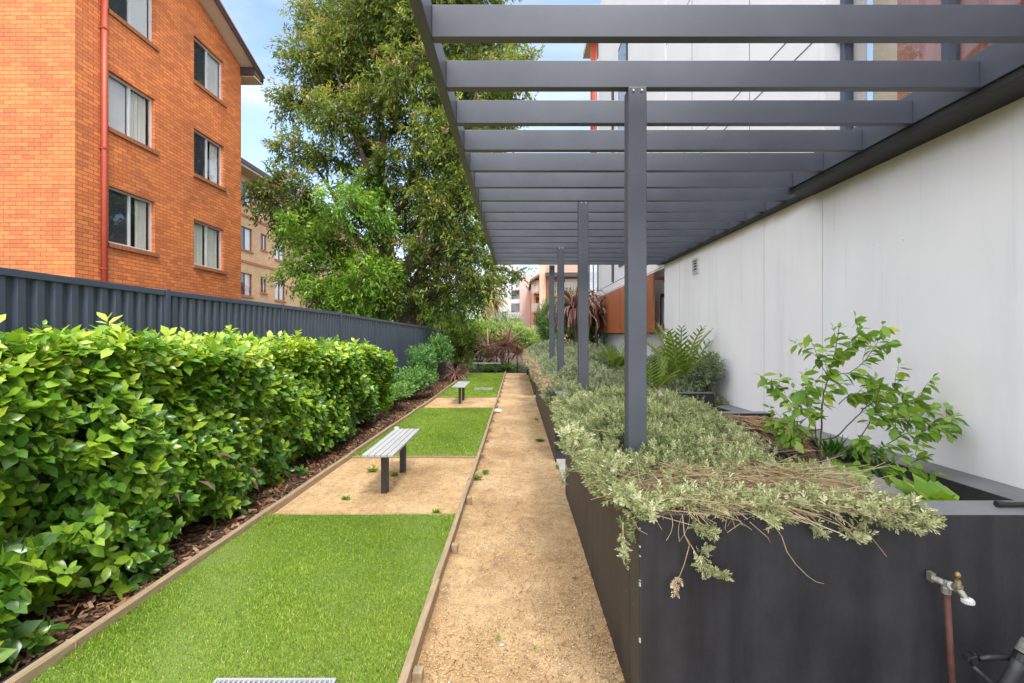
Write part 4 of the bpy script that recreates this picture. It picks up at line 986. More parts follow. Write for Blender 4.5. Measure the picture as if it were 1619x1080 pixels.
# dry stems
def drystems(name, n, seed, x0, x1, y0, y1, L, zf, out, parent, rad=.0017, curve=.3, base=None):
    q = random.Random(seed); V = []; F = []; RN = []
    for k in range(n):
        x = q.uniform(x0, x1); y = y0 + (y1 - y0) * q.random(); z = zf(x, y) + q.uniform(-.03, .02)
        a = q.gauss(out, 1.15); l = L * q.uniform(.4, 1.3); d = Vector((math.cos(a), math.sin(a), q.gauss(.12, .16))); p = Vector((x, y, z)); rn = q.random(); w = rad * q.uniform(.6, 1.4); i0 = len(V); S = 5
        bend = Vector((q.gauss(0, curve), q.gauss(0, curve), -.22 * q.random()))
        for s in range(S + 1):
            for j in range(3):
                an = 2 * PI * j / 3; V.append((p.x + w * math.cos(an) * .7, p.y + w * math.cos(an + 1) * .7, p.z + w * math.sin(an))); RN.append(rn)
            d = (d + bend * (1.0 / S)).normalized(); p = p + d * (l / S)
            if p.y > 1.87 and p.x > PX - .01 and p.z < WT + .004: p.z = WT + .004
        for s in range(S):
            for j in range(3): a0 = i0 + s * 3; F.append((a0 + j, a0 + (j + 1) % 3, a0 + 3 + (j + 1) % 3, a0 + 3 + j))
    me = bpy.data.meshes.new(name); l = LOC[parent.name] if parent else base
    me.from_pydata([(a - l[0], b - l[1], c - l[2]) for a, b, c in V], [], F); at = me.attributes.new('rnd', 'FLOAT', 'POINT'); at.data.foreach_set('value', RN); me.materials.append(M['drystem'])
    return link(name, me, parent, None if parent else base)
drystems('dry_stems', 1000, 5, .52, 1.45, 1.91, 2.32, .22, lambda x, y: .915 + .09 * (y - 1.93), -1.2, t)
drystems('dry_stems', 420, 6, .60, 1.55, 2.2, 4.2, .22, lambda x, y: float(ch(x, y)) - .015, -1.4, t)
drystems('dry_stems', 130, 9, .47, .62, 2.0, 4.6, .2, lambda x, y: .90, 3.3, t)
# long strands hanging down the front and side
def strand(pxs, y0, rad=.0022, leaves=0, seed=1, tip=0.0, mat='cover'):
    pts = [P(a, b, y0 - .012 * min(i, 2)) for i, (a, b) in enumerate(pxs)]
    s = MB().tube(pts, [rad * (1 - .45 * i / len(pts)) for i in range(len(pts))], 5).build('hanging_stem', M['dry'], t, smooth=True)
    if leaves:
        q = np.random.default_rng(seed); A = np.array(pts); n = leaves; u = 1 - tip * q.random(n); idx = u * (len(A) - 1); i = np.minimum(idx.astype(int), len(A) - 2); w = (idx - i)[:, None]
        B = A[i] * (1 - w) + A[i + 1] * w + q.normal(0, .005, (n, 3)); d = A[i + 1] - A[i]
        scatter('sprig', *SPR[0], B, tilt_frames(n, d / np.linalg.norm(d, axis=1, keepdims=True) + q.normal(0, .7, (n, 3)), q), .029 * q.uniform(.7, 1.2, n), q.uniform(.3, 1, n), M[mat], s)
strand([(1079, 815), (1082, 845), (1090, 862), (1082, 892), (1074, 912), (1066, 932)], 1.87, .0022, 16, 1, .22, 'drystem')
strand([(1085, 850), (1096, 868), (1104, 882), (1112, 896), (1116, 905)], 1.86, .002, 46, 2, .55)
strand([(1112, 896), (1122, 902), (1134, 907), (1148, 911)], 1.858, .002, 40, 3, .95)
strand([(1104, 882), (1110, 874), (1118, 868)], 1.858, .0018, 18, 33, .7)
strand([(1222, 828), (1236, 848), (1244, 872), (1258, 892), (1276, 910), (1290, 920), (1303, 923)], 1.87, .002)
strand([(985, 826), (985, 850), (986, 870), (987, 888)], 1.87, .002, 26, 4, .75)
strand([(1185, 825), (1200, 838), (1214, 850), (1218, 858)], 1.872, .0018)
strand([(1240, 800), (1290, 815), (1330, 832), (1348, 846), (1362, 850)], 1.87, .002, 40, 5, .45)
strand([(1270, 812), (1286, 828), (1298, 843)], 1.87, .0018, 26, 6, .6)
strand([(1040, 815), (1078, 826), (1100, 832), (1130, 843)], 1.87, .002, 44, 7, .45)
strand([(1100, 812), (1110, 835), (1128, 842)], 1.87, .0018, 14, 8, .4)
strand([(1310, 800), (1360, 812), (1410, 820), (1450, 824), (1466, 818)], 1.872, .002, 120, 9, .6)
strand([(1290, 795), (1320, 806), (1370, 815), (1420, 830)], 1.87, .002, 70, 10, .4)
strand([(960, 700), (920, 725), (908, 738), (893, 748), (888, 765)], 2.9, .0022, 26, 11, .5)
strand([(1000, 820), (1010, 838), (1024, 845)], 1.87, .0016)
strand([(1150, 815), (1146, 835), (1150, 842), (1170, 828), (1178, 832)], 1.87, .0016)

# far planter covers
def mound(label, x0, x1, y0, y1, zb, hgt, n, size, seed, over=.14, name='trailing_plant'):
    r = np.random.default_rng(seed); t = thing(name, label, 'plant', ((x0 + x1) / 2, y0, zb), 'silver green ground cover mounds')
    y = y0 + (y1 - y0) * r.random(n); x = x0 + (x1 - x0) * r.random(n)
    prof = np.sin(np.clip((x - x0) / (x1 - x0), 0, 1) * PI) ** .5 * np.clip((y - y0) / .5 + .25, 0, 1)
    z = zb + hgt * prof * (.75 + .35 * wav(x * .5, y * .45)) - .13 * r.random(n) ** 1.7
    ov = x < PX + .02; z[ov] -= over * r.random(ov.sum())
    D = np.stack([(x - (x0 + x1) / 2) * .7 + r.normal(0, .45, n), r.normal(-.25, .45, n), np.ones(n)], 1)
    cover('foliage', '', np.stack([x, y, z], 1), D, size, M['coverfar'], t, seed + 1, clump=.14 * wav(x * .5, y * .4))
    # the front edge shows its dry brown inside
    m_ = n // 14; y = y0 + (y1 - y0) * r.random(m_); x = x0 + r.uniform(-.02, .2, m_); z = zb + r.uniform(-.1, .16, m_)
    scatter('dry_leaves', *SPR[1], np.stack([x, y, z], 1), tilt_frames(m_, rdir(m_, r) + [-.6, -.3, .3], r), size * .9, r.uniform(.1, .6, m_), M['drystem'], t)
mound('silver green mound spilling over the middle planter wall beside the third post', .40, 1.50, 6.3, 9.4, .80, .34, 7000, .075, 91)
mound('dark grey green cover around the cycads in the middle planter', 1.45, 2.70, 6.1, 9.0, .66, .34, 7000, .075, 93)
mound('silver green mound in the farther half of the middle planter', .38, 2.7, 9.5, 12.2, .78, .45, 6000, .095, 95)
mound('pale silver mound in the farthest planter at the path end', .36, 2.8, 13.0, 19.5, .75, .50, 8000, .14, 97)

# ---- sapling in the near planter
def sapling():
    SY = 2.95
    pt = lambda a, b, y: P(1200 + a / 3.6, 500 + b / 3.6, y)
    base = pt(350, 880, SY); base = (base[0], base[1], .58)
    t = thing('sapling', 'young tree with drooping oval leaves growing in the near planter', 'tree', base)
    br = [  # (crop points, depth offset at start / end, radius, leaves from)
        ([(350, 880), (348, 760), (355, 600), (362, 480), (395, 330), (430, 220), (455, 70)], 0, .06, .0065, .45),
        ([(350, 850), (320, 620), (275, 520), (265, 330)], 0, -.12, .004, .4),
        ([(395, 340), (340, 250), (300, 150)], .03, .10, .0028, .3),
        ([(385, 370), (460, 330), (520, 320), (600, 260), (660, 170), (700, 90)], .03, -.16, .0035, .25),
        ([(425, 240), (500, 190), (540, 150), (575, 75)], .04, .16, .0028, .2),
        ([(355, 640), (270, 660), (230, 670)], 0, -.05, .004, .9),
        ([(360, 700), (440, 690), (530, 600), (620, 510), (720, 440), (800, 370)], .02, .05, .005, .5),
        ([(545, 740), (600, 660), (645, 560), (690, 410)], -.05, -.08, .004, .4),
        ([(358, 810), (450, 790), (545, 740), (560, 735)], 0, -.05, .005, .5),
        ([(540, 850), (620, 810), (720, 740), (830, 670), (1000, 640), (1120, 680)], -.05, -.15, .004, .25),
        ([(820, 660), (860, 570), (960, 615), (1090, 590)], -.10, .02, .0028, .2),
        ([(690, 450), (780, 520), (850, 500), (930, 440)], .05, .16, .003, .25),
        ([(640, 560), (740, 570), (850, 600)], 0, .1, .0026, .2),
        ([(560, 850), (680, 870), (800, 870), (950, 800)], -.1, -.22, .003, .2),
        ([(200, 640), (205, 530), (120, 420), (88, 385)], .06, .18, .0028, .3),
        ([(205, 530), (240, 470), (265, 420)], .1, .1, .002, .2),
        ([(455, 500), (520, 440), (600, 440), (680, 400)], .03, .18, .003, .2),
        ([(350, 830), (420, 800), (480, 850), (510, 880)], 0, -.15, .003, .3),
        ([(240, 600), (130, 610), (60, 590)], .05, .12, .0024, .3), ([(300, 700), (220, 640), (140, 660)], .05, .02, .0024, .2)]
    q = np.random.default_rng(99); st = MB(); p = []; ax = []; S = []
    jobs = [([Vector(pt(a, b, SY + d0 + (d1 - d0) * i / (len(pts) - 1))) for i, (a, b) in enumerate(pts)], rad, lf) for pts, d0, d1, rad, lf in br]
    for w, rad, lf in list(jobs):                     # side twigs
        for k in range(4 if len(w) > 3 else 2):
            u = lf + (1 - lf) * (k + q.uniform(.2, .8)) / 4; i = min(int(u * (len(w) - 1)), len(w) - 2)
            c = w[i].lerp(w[i + 1], u * (len(w) - 1) - i); d = (w[i + 1] - w[i]).normalized(); sd = d.cross(Vector((0, 1, 0))).normalized() * (1 if k % 2 else -1)
            v = (d * .7 + sd * q.uniform(.4, .9) + Vector((0, q.uniform(-.7, .7), .12))).normalized() * q.uniform(.07, .16)
            jobs.append(([c, c + v * .5 + Vector((0, 0, .006)), c + v], .0016, .1))
    for w, rad, lf in jobs:
        w2 = []
        for a, b in zip(w, w[1:]):
            for k in range(4):
                w2.append(a.lerp(b, k / 4) + Vector((q.normal(0, .002), q.normal(0, .002), q.normal(0, .002))))
        w2.append(w[-1]); st.tube(w2, [rad * (1 - .7 * i / len(w2)) for i in range(len(w2))], 6)
        ln = sum((b - a).length for a, b in zip(w2, w2[1:])); m = int(ln * (1 - lf) / .0155); side = 1
        for k in range(m):
            u = lf + (1 - lf) * (k + .5) / m; i = min(int(u * (len(w2) - 1)), len(w2) - 2); f = u * (len(w2) - 1) - i
            c = w2[i].lerp(w2[i + 1], f); d = (w2[i + 1] - w2[i]).normalized(); side = -side
            s = d.cross(Vector((0, 1, .3))).normalized() * side
            v = d * q.uniform(.3, .8) + s * q.uniform(.3, .7) + Vector((q.normal(.28, .3), q.normal(-.25, .5), -.55 + q.normal(0, .25)))
            p.append(tuple(c)); ax.append(tuple(v)); S.append(q.uniform(.058, .098) * (1 if u < .93 else .7))
        p.append(tuple(w2[-1])); ax.append(tuple(w2[-1] - w2[-3])); S.append(.045)
    st.build('stems', mat_plain('dark sapling bark', (.13, .075, .06), (.05, .03, .03), 30, .7), t, smooth=True)
    n = len(p); ax = np.array(ax)
    scatter('foliage', *leaf_oval(.25, .045, .16), np.array(p), frames(ax, UP + q.normal(0, .45, (n, 3))), np.array(S), np.clip(q.normal(.48, .2, n), 0, 1), M['sapling'], t, smooth=True)
sapling()
# broad leaved weed and small plants near the sapling
def weed(label, c, n, L, mat, seed, tmpl=LEAF_BROAD, el=(.35, 1.2), name='weed', group='weeds in the gravel'):
    r = np.random.default_rng(seed); a = r.uniform(0, 6.28, n); e = r.uniform(*el, n)
    ax = np.stack([np.cos(a) * np.cos(e), np.sin(a) * np.cos(e), np.sin(e)], 1)
    p = np.array(c) + np.stack([r.normal(0, L * .25, n), r.normal(0, L * .25, n), np.zeros(n) + .004], 1)
    o = scatter(name, *tmpl, p, frames(ax, UP + 0 * ax), L * r.uniform(.55, 1.15, n), np.clip(r.normal(.55, .2, n), 0, 1), M[mat], None, tuple(c), smooth=True)
    tag(o, label, 'weed', group)
GW = 'broad leaved weeds in the near planter'
weed('bright broad leaved weed behind the front wall of the near planter', (2.04, 2.30, .72), 30, .20, 'hedge', 1, leaf_oval(.3, .05, .1), group=GW, el=(.2, 1.15))
weed('dark leaved weed at the foot of the sapling', (1.55, 2.55, .80), 22, .13, 'shrub', 2, leaf_oval(.2, .05, .1), group=GW)
weed('feathery small weed beside the pale concrete slab', (1.70, 2.35, .74), 60, .07, 'shrub', 3, LEAF_NARROW, group=GW)
weed('fine weed in front of the pale concrete slab', (1.62, 2.2, .80), 50, .06, 'palebush', 4, LEAF_NARROW, group=GW)
for i, (px, py, y, n, L, lab) in enumerate(((1258, 690, 4.0, 60, .16, 'fine stemmed plant behind the sapling near the wall'), (1240, 655, 4.4, 70, .18, 'small feathery plant at the kerb left of the sapling'),
                                            (1320, 665, 3.6, 60, .17, 'feathery plant at the kerb right of the sapling stem'))):
    c = P(px, py, y); weed(lab, (c[0], c[1], .66), n, L, 'shrub', 10 + i, LEAF_NARROW, (.7, 1.4), group=GW)
fl = P(1277, 713, 2.9)
t = thing('yellow_flower', 'single small yellow flower beside the sapling stem', 'flower', (fl[0], fl[1], .7))
MB().tube([(fl[0], fl[1], .68), (fl[0] + .005, fl[1], .8), fl], .0018, 5).build('stalk', M['shrub'], t)
r = np.random.default_rng(3); n = 22; a = np.linspace(0, 6.28, n)
scatter('petals', *LEAF_SIMPLE, np.repeat([fl], n, 0), frames(np.stack([np.cos(a), np.sin(a) - .3, .35 + 0 * a], 1), np.stack([0 * a, -.6 + 0 * a, 1 + 0 * a], 1)), np.full(n, .017), np.ones(n), mat_leaf('yellow petal', [(0, (.8, .55, .02)), (1, (.85, .6, .03))], .5, .2), t)
# heap of dry fronds between the ground cover and the sapling
t = thing('dry_frond_heap', 'heap of dry brown fronds lying in the planter left of the sapling', 'dead fronds', (1.75, 3.4, .8))
def fronds():
    q = random.Random(12); s = MB()
    for k in range(210):
        u = q.random(); a = Vector(P(1128 + 70 * u + q.uniform(-6, 10), 660 + 8 * u + q.uniform(-4, 24), 4.1 - .7 * u))
        b = Vector(P(1232 + 62 * q.random(), 690 + 48 * q.random() , 3.05 + q.uniform(-.05, .25)))
        if q.random() < .3: b = a.lerp(b, q.uniform(.5, .9)) + Vector((q.gauss(.04, .05), 0, q.gauss(.02, .03)))
        m_ = a.lerp(b, .5) + Vector((q.gauss(0, .03), 0, q.uniform(.0, .07))); s.tube([a, a.lerp(m_, .5) + Vector((0, 0, .012)), m_, b.lerp(m_, .5) + Vector((0, 0, .01)), b], [.0045, .005, .005, .004, .002], 5)
    return s
s_ = fronds(); V = s_.v; me_rn = random.Random(2)
o = s_.build('fronds', mat_plain('dry brown frond', (.44, .27, .16), (.2, .11, .065), 16, .8, 0, (1, 1, 1)), t)
s = MB(); a, b = P(1042, 620, 4.4), P(1056, 646, 4.2); s.tube([a, Vector(a).lerp(Vector(b), .5), b], [.02, .026, .024], 10)
tag(s.build('dead_cone_stalk', mat_plain('pale scaly stalk', (.5, .4, .34), (.2, .15, .13), 70, .8, 0, (1, 1, 1), .5, 60), None, b, smooth=True), 'pale scaly dead stalk sticking out of the ground cover behind the near post', 'dead stalk')
s = MB(); pts = [P(x, y, z) for x, y, z in ((916, 627, 4.3), (922, 627, 4.25), (929, 631, 4.2), (934, 638, 4.15))]; s.tube(pts, [.006, .01, .011, .006], 6)
tag(s.build('dead_branch', mat_plain('bleached twig', (.6, .52, .45), (.4, .33, .28), 30, .8), None, pts[-1], smooth=True), 'bleached bent twig lying on the ground cover beside the second post', 'twig')

# ---- weeds, stones and litter on the gravel
for i, (px, py, dr, n, L, lab) in enumerate(((547, 790, .9, 30, .05, 'small weed tuft at the left of the near bench pad'), (590, 746, .9, 16, .09, 'upright thin weed left of the near bench legs'),
        (622, 752, .9, 34, .055, 'weed tuft between the two legs of the near bench'), (756, 757, .9, 30, .06, 'weed tuft beside a peg of the right edging'), (768, 748, .9, 44, .05, 'spreading weed on the path beside the edging pegs'),
        (853, 697, .9, 120, .06, 'flat weed patch at the foot of the planter wall'), (848, 664, .9, 40, .05, 'straggly weed by the planter beyond the flat patch'), (798, 679, .9, 16, .03, 'tiny weed in the middle of the path'),
        (788, 1010, .9, 12, .022, 'tiny weed sprout near the viewer on the path'), (845, 1024, .9, 8, .018, 'tiny green sprig right of the near path centre'), (882, 740, .9, 20, .05, 'weed in the corner by the concrete threshold'),
        (690, 812, .9, 40, .045, 'grass tuft at the corner of the nearest lawn'))):
    y = 1.6
    for _ in range(30): y = (EYE - gz(y) - .01) * FPX / (py - VY)
    c = P(px, py, y); pass
    weed(lab, (c[0], y, gz(y) + .012), int(n * 2.6), L * 1.05, 'palebush' if i != 11 else 'grass', 30 + i, LEAF_NARROW, (.2, 1.2) if n < 100 else (.05, .7))
def stone(name, px, py, s, mat, label, cat, z=.0):
    y = 1.6
    for _ in range(30): y = (EYE - gz(y) - z) * FPX / (py - VY)
    c = P(px, py, y); me = bpy.data.meshes.new(name); import bmesh
    bm = bmesh.new(); bmesh.ops.create_icosphere(bm, subdivisions=2, radius=1); q = random.Random(px)
    k = [(Vector((q.gauss(0, 1), q.gauss(0, 1), q.gauss(0, 1))), q.uniform(.05, .16)) for _ in range(6)]
    for v in bm.verts:
        f = 1 + sum(a * math.sin(v.co.dot(d) * 2) for d, a in k); v.co = Vector((v.co.x * s[0] * f, v.co.y * s[1] * f, v.co.z * s[2] * f + s[2] * .8))
    bm.to_mesh(me); bm.free(); me.polygons.foreach_set('use_smooth', [True] * len(me.polygons)); me.materials.append(mat)
    tag(link(name, me, None, (c[0], y, gz(y) + z)), label, cat)
pale = mat_plain('pale stone', (.68, .6, .45), (.5, .42, .3), 20, .8)
stone('stone', 627, 681, (.045, .05, .035), pale, 'pale rounded stone on the left timber edging beyond the near bench', 'stone', .07)
stone('stone', 611, 672, (.03, .03, .022), M['legsteel'], 'dark stone lying in the mulch beyond the hedge', 'stone', .02)
stone('stone', 793, 1021, (.011, .009, .006), M['facade'], 'small white pebble on the near path', 'stone', .005)
lt = MB(); y = 10.15; c = P(787, 646, y); z = gz(y)
lt.v += [(c[0] - .09, y - .05, z + .012), (c[0] - .02, y - .08, z + .05), (c[0] + .07, y - .05, z + .012), (c[0] + .08, y + .04, z + .05), (c[0], y + .06, z + .02), (c[0] - .08, y + .03, z + .06), (c[0], y, z + .09)]
lt.f += [(0, 1, 6), (1, 2, 6), (2, 3, 6), (3, 4, 6), (4, 5, 6), (5, 0, 6)]
tag(lt.build('litter_paper', M['facade'], None, (c[0], y, z)), 'crumpled white scrap of paper beside the timber edging', 'litter')
def grate(x0, x1, y0, y1, label):
    t = thing('drain_grate', label, 'drain grate', (x0, y0, gz(y0)), 'drain grates set in the lawns'); z = gz(y0) + .052
    f = MB(); f.box(x0, x1, y0, y0 + .012, z - .05, z); f.box(x0, x1, y1 - .012, y1, z - .05, z); f.box(x0, x0 + .012, y0 + .0125, y1 - .0125, z - .05, z); f.box(x1 - .012, x1, y0 + .0125, y1 - .0125, z - .05, z); f.build('frame', M['alu'], t)
    b = MB(); n = int((x1 - x0) / .022)
    for k in range(n): b.box(x0 + .016 + k * .022, x0 + .024 + k * .022, y0 + .0125, y1 - .0125, z - .03, z - .003)
    b.box(x0 + .0125, x1 - .0125, (y0 + y1) / 2 - .005, (y0 + y1) / 2 + .005, z - .032, z - .0035); b.build('bars', M['alu'], t)
grate(-1.315, -.79, 1.83, 2.088, 'metal drain grate at the front edge of the nearest lawn')
grate(-1.28, -.74, 14.2, 14.75, 'metal drain grate in the far lawn')

# ---- garden tap on its riser
def tap():
    y = 1.83; x, _, zt = P(1496, 924, y); t = thing('garden_tap', 'brass garden tap on a rusty riser pipe against the near planter', 'tap', (x, y, 0))
    rust = mat_plain('rusty brown pipe', (.15, .06, .042), (.08, .036, .03), 30, .7, .2); brass = mat_plain('weathered brass', (.40, .33, .19), (.25, .22, .14), 60, .45, .7); galv = mat_plain('grey galvanised tap', (.36, .36, .32), (.24, .24, .2), 60, .5, .5)
    MB().tube([(x + .042, y, -.1), (x + .017, y, .35), (x, y, zt - .01)], [.0115, .0115, .0115], 12).build('riser', rust, t, smooth=True)
    bc = Vector(P(1514, 929, 1.785)); e = Vector((x, y, zt)); d = (bc - e)
    b = MB(); b.lathe((x, y, zt - .034), (0, 0, 1), [(0, .0155), (.022, .016), (.026, .0135), (.044, .013), (.05, .006)], 14)
    b.tube([e + Vector((-.026, .034, .008)), e + Vector((-.012, .016, .006)), e, e + d * .5, e + d], [.012, .0125, .0125, .0115, .011], 12)
    b.box(x - .03, x - .012, y + .03, y + .055, zt - .008, zt + .026); b.build('elbow', galv, t)
    MB().lathe(e + d * .42, d, [(0, .0155), (.009, .0155), (.0095, .012)], 12).build('collar', M['facade'], t)
    p = MB(); p.lathe(bc, (0, 0, 1), [(-.016, .0105), (-.004, .0145), (.002, .0165), (.011, .0165), (.0115, .0115), (.024, .0105), (.0245, .009), (.030, .009)], 8); p.build('body', brass, t)
    h = MB(); h.lathe(bc + Vector((0, 0, .03)), (0, 0, 1), [(0, .004), (.008, .004), (.0085, .006), (.013, .0095), (.020, .010), (.027, .006), (.029, .002)], 12); h.build('handle', mat_plain('orange brass handle', (.46, .3, .15), (.34, .2, .1), 60, .5, .6), t, smooth=True)
    s0 = bc + Vector((0, 0, -.006)); s3 = Vector(P(1529, 948, 1.755))
    MB().tube([s0, s0 + (s3 - s0) * .4 + Vector((0, 0, .002)), s0 + (s3 - s0) * .8 + Vector((0, 0, -.001)), s3 + Vector((0, 0, -.006))], [.0125, .0115, .0105, .0105], 12).build('spout', galv, t, smooth=True)
    g = MB(); q0 = s3 + Vector((.001, -.001, .002)); g.lathe(q0, (.16, -.1, -1), [(-.004, .011), (0, .0165), (.013, .018), (.015, .014)], 22)
    for k in range(16):
        an = k * PI / 8; g.box(q0.x + .0175 * math.cos(an) - .0012, q0.x + .0175 * math.cos(an) + .003, q0.y + .0175 * math.sin(an) - .0014, q0.y + .0175 * math.sin(an) + .0014, q0.z - .0135, q0.z - .002)
    g.build('hose_fitting', mat_plain('white grey plastic', (.62, .63, .63), None, 20, .4), t)
tap()
# ---- folded tubular frame at the bottom right corner
def frame():
    y = 1.78; t = thing('folded_frame', 'black tubular frame with plastic joints leaning on the near planter', 'frame', P(1600, 1100, y))
    Q = lambda a, b, d=0: P(1000 + a / 2.615, 700 + b / 2.615, y + d)
    MB().tube([Q(1432, 892), Q(1480, 886), Q(1530, 886), Q(1575, 889), Q(1600, 892)], [.0105, .011, .011, .0105, .0105], 12).build('tube', M['black'], t, smooth=True)
    MB().tube([Q(1408, 925), Q(1440, 955), Q(1490, 1000), Q(1540, 1050)], [.0075, .008, .0075, .0075], 10).build('thin_tube', M['legsteel'], t, smooth=True)
    MB().tube([Q(1606, 880, -.03), Q(1580, 940, -.03), Q(1540, 1010, -.02), Q(1500, 1080, -.01)], [.020, .021, .021, .021], 14).build('main_tube', M['legsteel'], t, smooth=True)
    MB().tube([Q(1600, 900, -.03), Q(1612, 872, -.03)], [.024, .024], 14).build('clamp', M['black'], t)
    MB().tube([Q(1640, 820, -.03), Q(1610, 868, -.03)], [.022, .022], 14).build('label_sleeve', mat_plain('pale worn label', (.26, .26, .22), (.08, .08, .075), 50, .6), t)
    j = MB(); a = Q(1370, 885); j.obox((a[0], y - .014, a[2] - .010), (.036, 0, .004), (0, .03, 0), (.006, 0, .016)); j.obox((a[0] + .018, y - .016, a[2] - .022), (.024, 0, .008), (0, .033, 0), (-.006, 0, .028)); j.obox((a[0] + .03, y - .012, a[2] - .006), (.008, 0, .004), (0, .024, 0), (-.004, 0, .022)); j.build('joint', M['black'], t, bevel=.002)
frame()
c = P(1575, 786, 1.97); s = MB(); s.tube([(c[0], 1.97, WT + .014), (c[0] + .03, 1.97, WT + .014)], [.013, .012], 10); s.tube([(c[0] + .0305, 1.97, WT + .013), (c[0] + .2, 1.965, WT + .013)], [.0105, .0105], 10)
tag(s.build('hose_nozzle', M['black'], None, (c[0], 1.97, WT), smooth=False), 'black hose end lying on top of the front planter wall', 'hose')

# ================================================================== TREES
def tree(name, label, base, limbs, clumps, leaf, mats, seed, nspray, per, tmpl=LEAF_NARROW, hang=.55):
    """limbs: (points, radii); clumps: centre, radius, material index, shade shift"""
    r = np.random.default_rng(seed); t = thing(name, label, 'tree', base)
    tk = MB()
    for pts, rad in limbs:
        w = []; rr = []
        for i, (a, b) in enumerate(zip(pts, pts[1:])):
            for k in range(4): w.append(Vector(a).lerp(Vector(b), k / 4) + Vector(r.normal(0, .045, 3))); rr.append(rad[i] + (rad[i + 1] - rad[i]) * k / 4)
        w.append(Vector(pts[-1])); rr.append(rad[-1]); tk.tube(w, rr, 9, False)
    ends = [np.array(p) for pts, _ in limbs for p in pts[1:]]
    acc = {}
    for c, R, mi, sh in clumps:
        c = np.array(c); n = max(5, int(nspray * R * R))
        e = min(ends, key=lambda q: np.linalg.norm(q - c))
        mid = (e + c) / 2 + [0, 0, -.15]; tk.tube([tuple(e), tuple(mid), tuple(c)], [.06, .042, .018], 5, False)
        d = rdir(n, r); rad = R * (r.random(n) ** .45) * r.uniform(.8, 1.18, n)
        B = c + d * rad[:, None] * [1, 1, .82]
        for k in range(0, n, 3): tk.tube([tuple(c), tuple((c + B[k]) / 2 + [0, 0, .05]), tuple(B[k])], [.018, .012, .005], 4, False)
        dd = d * .75 + np.array([0, 0, .12]) + r.normal(0, .35, (n, 3)); dd /= np.linalg.norm(dd, axis=1, keepdims=True)
        u = r.random((n, per)); L = .62 * r.uniform(.7, 1.2, (n, 1, 1))
        p = B[:, None] + dd[:, None] * (u[..., None] - .3) * L + r.normal(0, .075, (n, per, 3)) - UP * (u ** 2)[..., None] * .22
        ax = dd[:, None] * .8 + r.normal(0, .65, (n, per, 3)) - UP * hang
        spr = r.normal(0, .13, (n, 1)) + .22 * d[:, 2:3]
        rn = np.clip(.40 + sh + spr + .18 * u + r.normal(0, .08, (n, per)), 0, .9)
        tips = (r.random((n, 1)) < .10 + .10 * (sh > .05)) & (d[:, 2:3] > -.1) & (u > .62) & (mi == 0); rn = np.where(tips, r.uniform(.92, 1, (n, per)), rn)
        acc.setdefault(mi, []).append((p.reshape(-1, 3), ax.reshape(-1, 3), rn.reshape(-1)))
    tk.build('trunk', M['bark'], t, smooth=True)
    for mi, lst in acc.items():
        p = np.concatenate([a for a, _, _ in lst]); ax = np.concatenate([a for _, a, _ in lst]); rn = np.concatenate([a for _, _, a in lst]); n = len(p)
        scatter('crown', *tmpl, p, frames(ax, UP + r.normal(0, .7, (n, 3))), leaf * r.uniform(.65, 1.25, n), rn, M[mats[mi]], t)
    return t
TY = 19.0
leaf_dia = ([(0, 0, 0), (-.16, .42, .03), (0, 1, -.1), (.16, .42, .03)], [(0, 3, 2, 1)])
q = random.Random(77)
cl = []
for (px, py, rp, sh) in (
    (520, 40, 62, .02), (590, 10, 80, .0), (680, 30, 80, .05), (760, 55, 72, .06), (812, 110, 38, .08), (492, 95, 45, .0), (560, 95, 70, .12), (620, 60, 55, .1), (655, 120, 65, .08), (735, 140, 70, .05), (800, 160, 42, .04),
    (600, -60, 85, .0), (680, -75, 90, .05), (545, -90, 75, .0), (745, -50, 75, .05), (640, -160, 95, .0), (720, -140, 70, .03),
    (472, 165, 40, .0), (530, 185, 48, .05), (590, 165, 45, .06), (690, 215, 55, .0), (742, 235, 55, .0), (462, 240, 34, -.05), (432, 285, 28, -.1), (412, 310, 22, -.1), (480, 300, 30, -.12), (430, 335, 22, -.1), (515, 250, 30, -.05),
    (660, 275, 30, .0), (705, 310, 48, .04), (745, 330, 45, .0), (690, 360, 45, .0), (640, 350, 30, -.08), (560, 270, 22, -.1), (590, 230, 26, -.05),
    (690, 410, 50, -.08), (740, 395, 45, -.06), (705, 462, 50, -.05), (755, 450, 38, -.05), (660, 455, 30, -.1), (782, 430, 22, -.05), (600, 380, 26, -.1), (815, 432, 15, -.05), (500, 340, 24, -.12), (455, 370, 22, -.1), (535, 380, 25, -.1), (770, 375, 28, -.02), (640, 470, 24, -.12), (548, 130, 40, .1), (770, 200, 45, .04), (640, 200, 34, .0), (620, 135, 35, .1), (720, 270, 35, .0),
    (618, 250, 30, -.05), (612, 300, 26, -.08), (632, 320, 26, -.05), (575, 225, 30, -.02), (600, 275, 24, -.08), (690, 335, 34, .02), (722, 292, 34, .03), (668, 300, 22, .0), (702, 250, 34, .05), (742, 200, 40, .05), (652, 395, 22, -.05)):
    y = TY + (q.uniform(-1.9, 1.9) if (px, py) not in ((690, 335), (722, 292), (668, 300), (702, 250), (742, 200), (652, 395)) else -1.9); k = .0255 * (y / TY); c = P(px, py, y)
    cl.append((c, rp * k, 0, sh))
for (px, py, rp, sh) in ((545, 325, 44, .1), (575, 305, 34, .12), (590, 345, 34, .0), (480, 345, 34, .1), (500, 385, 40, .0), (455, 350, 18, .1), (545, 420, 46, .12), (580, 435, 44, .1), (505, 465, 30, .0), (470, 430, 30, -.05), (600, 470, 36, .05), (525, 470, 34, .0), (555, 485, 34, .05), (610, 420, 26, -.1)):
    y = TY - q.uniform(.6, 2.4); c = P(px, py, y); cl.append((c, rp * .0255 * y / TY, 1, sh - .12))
b = P(634, 500, TY); tb = (b[0], TY, -.3)
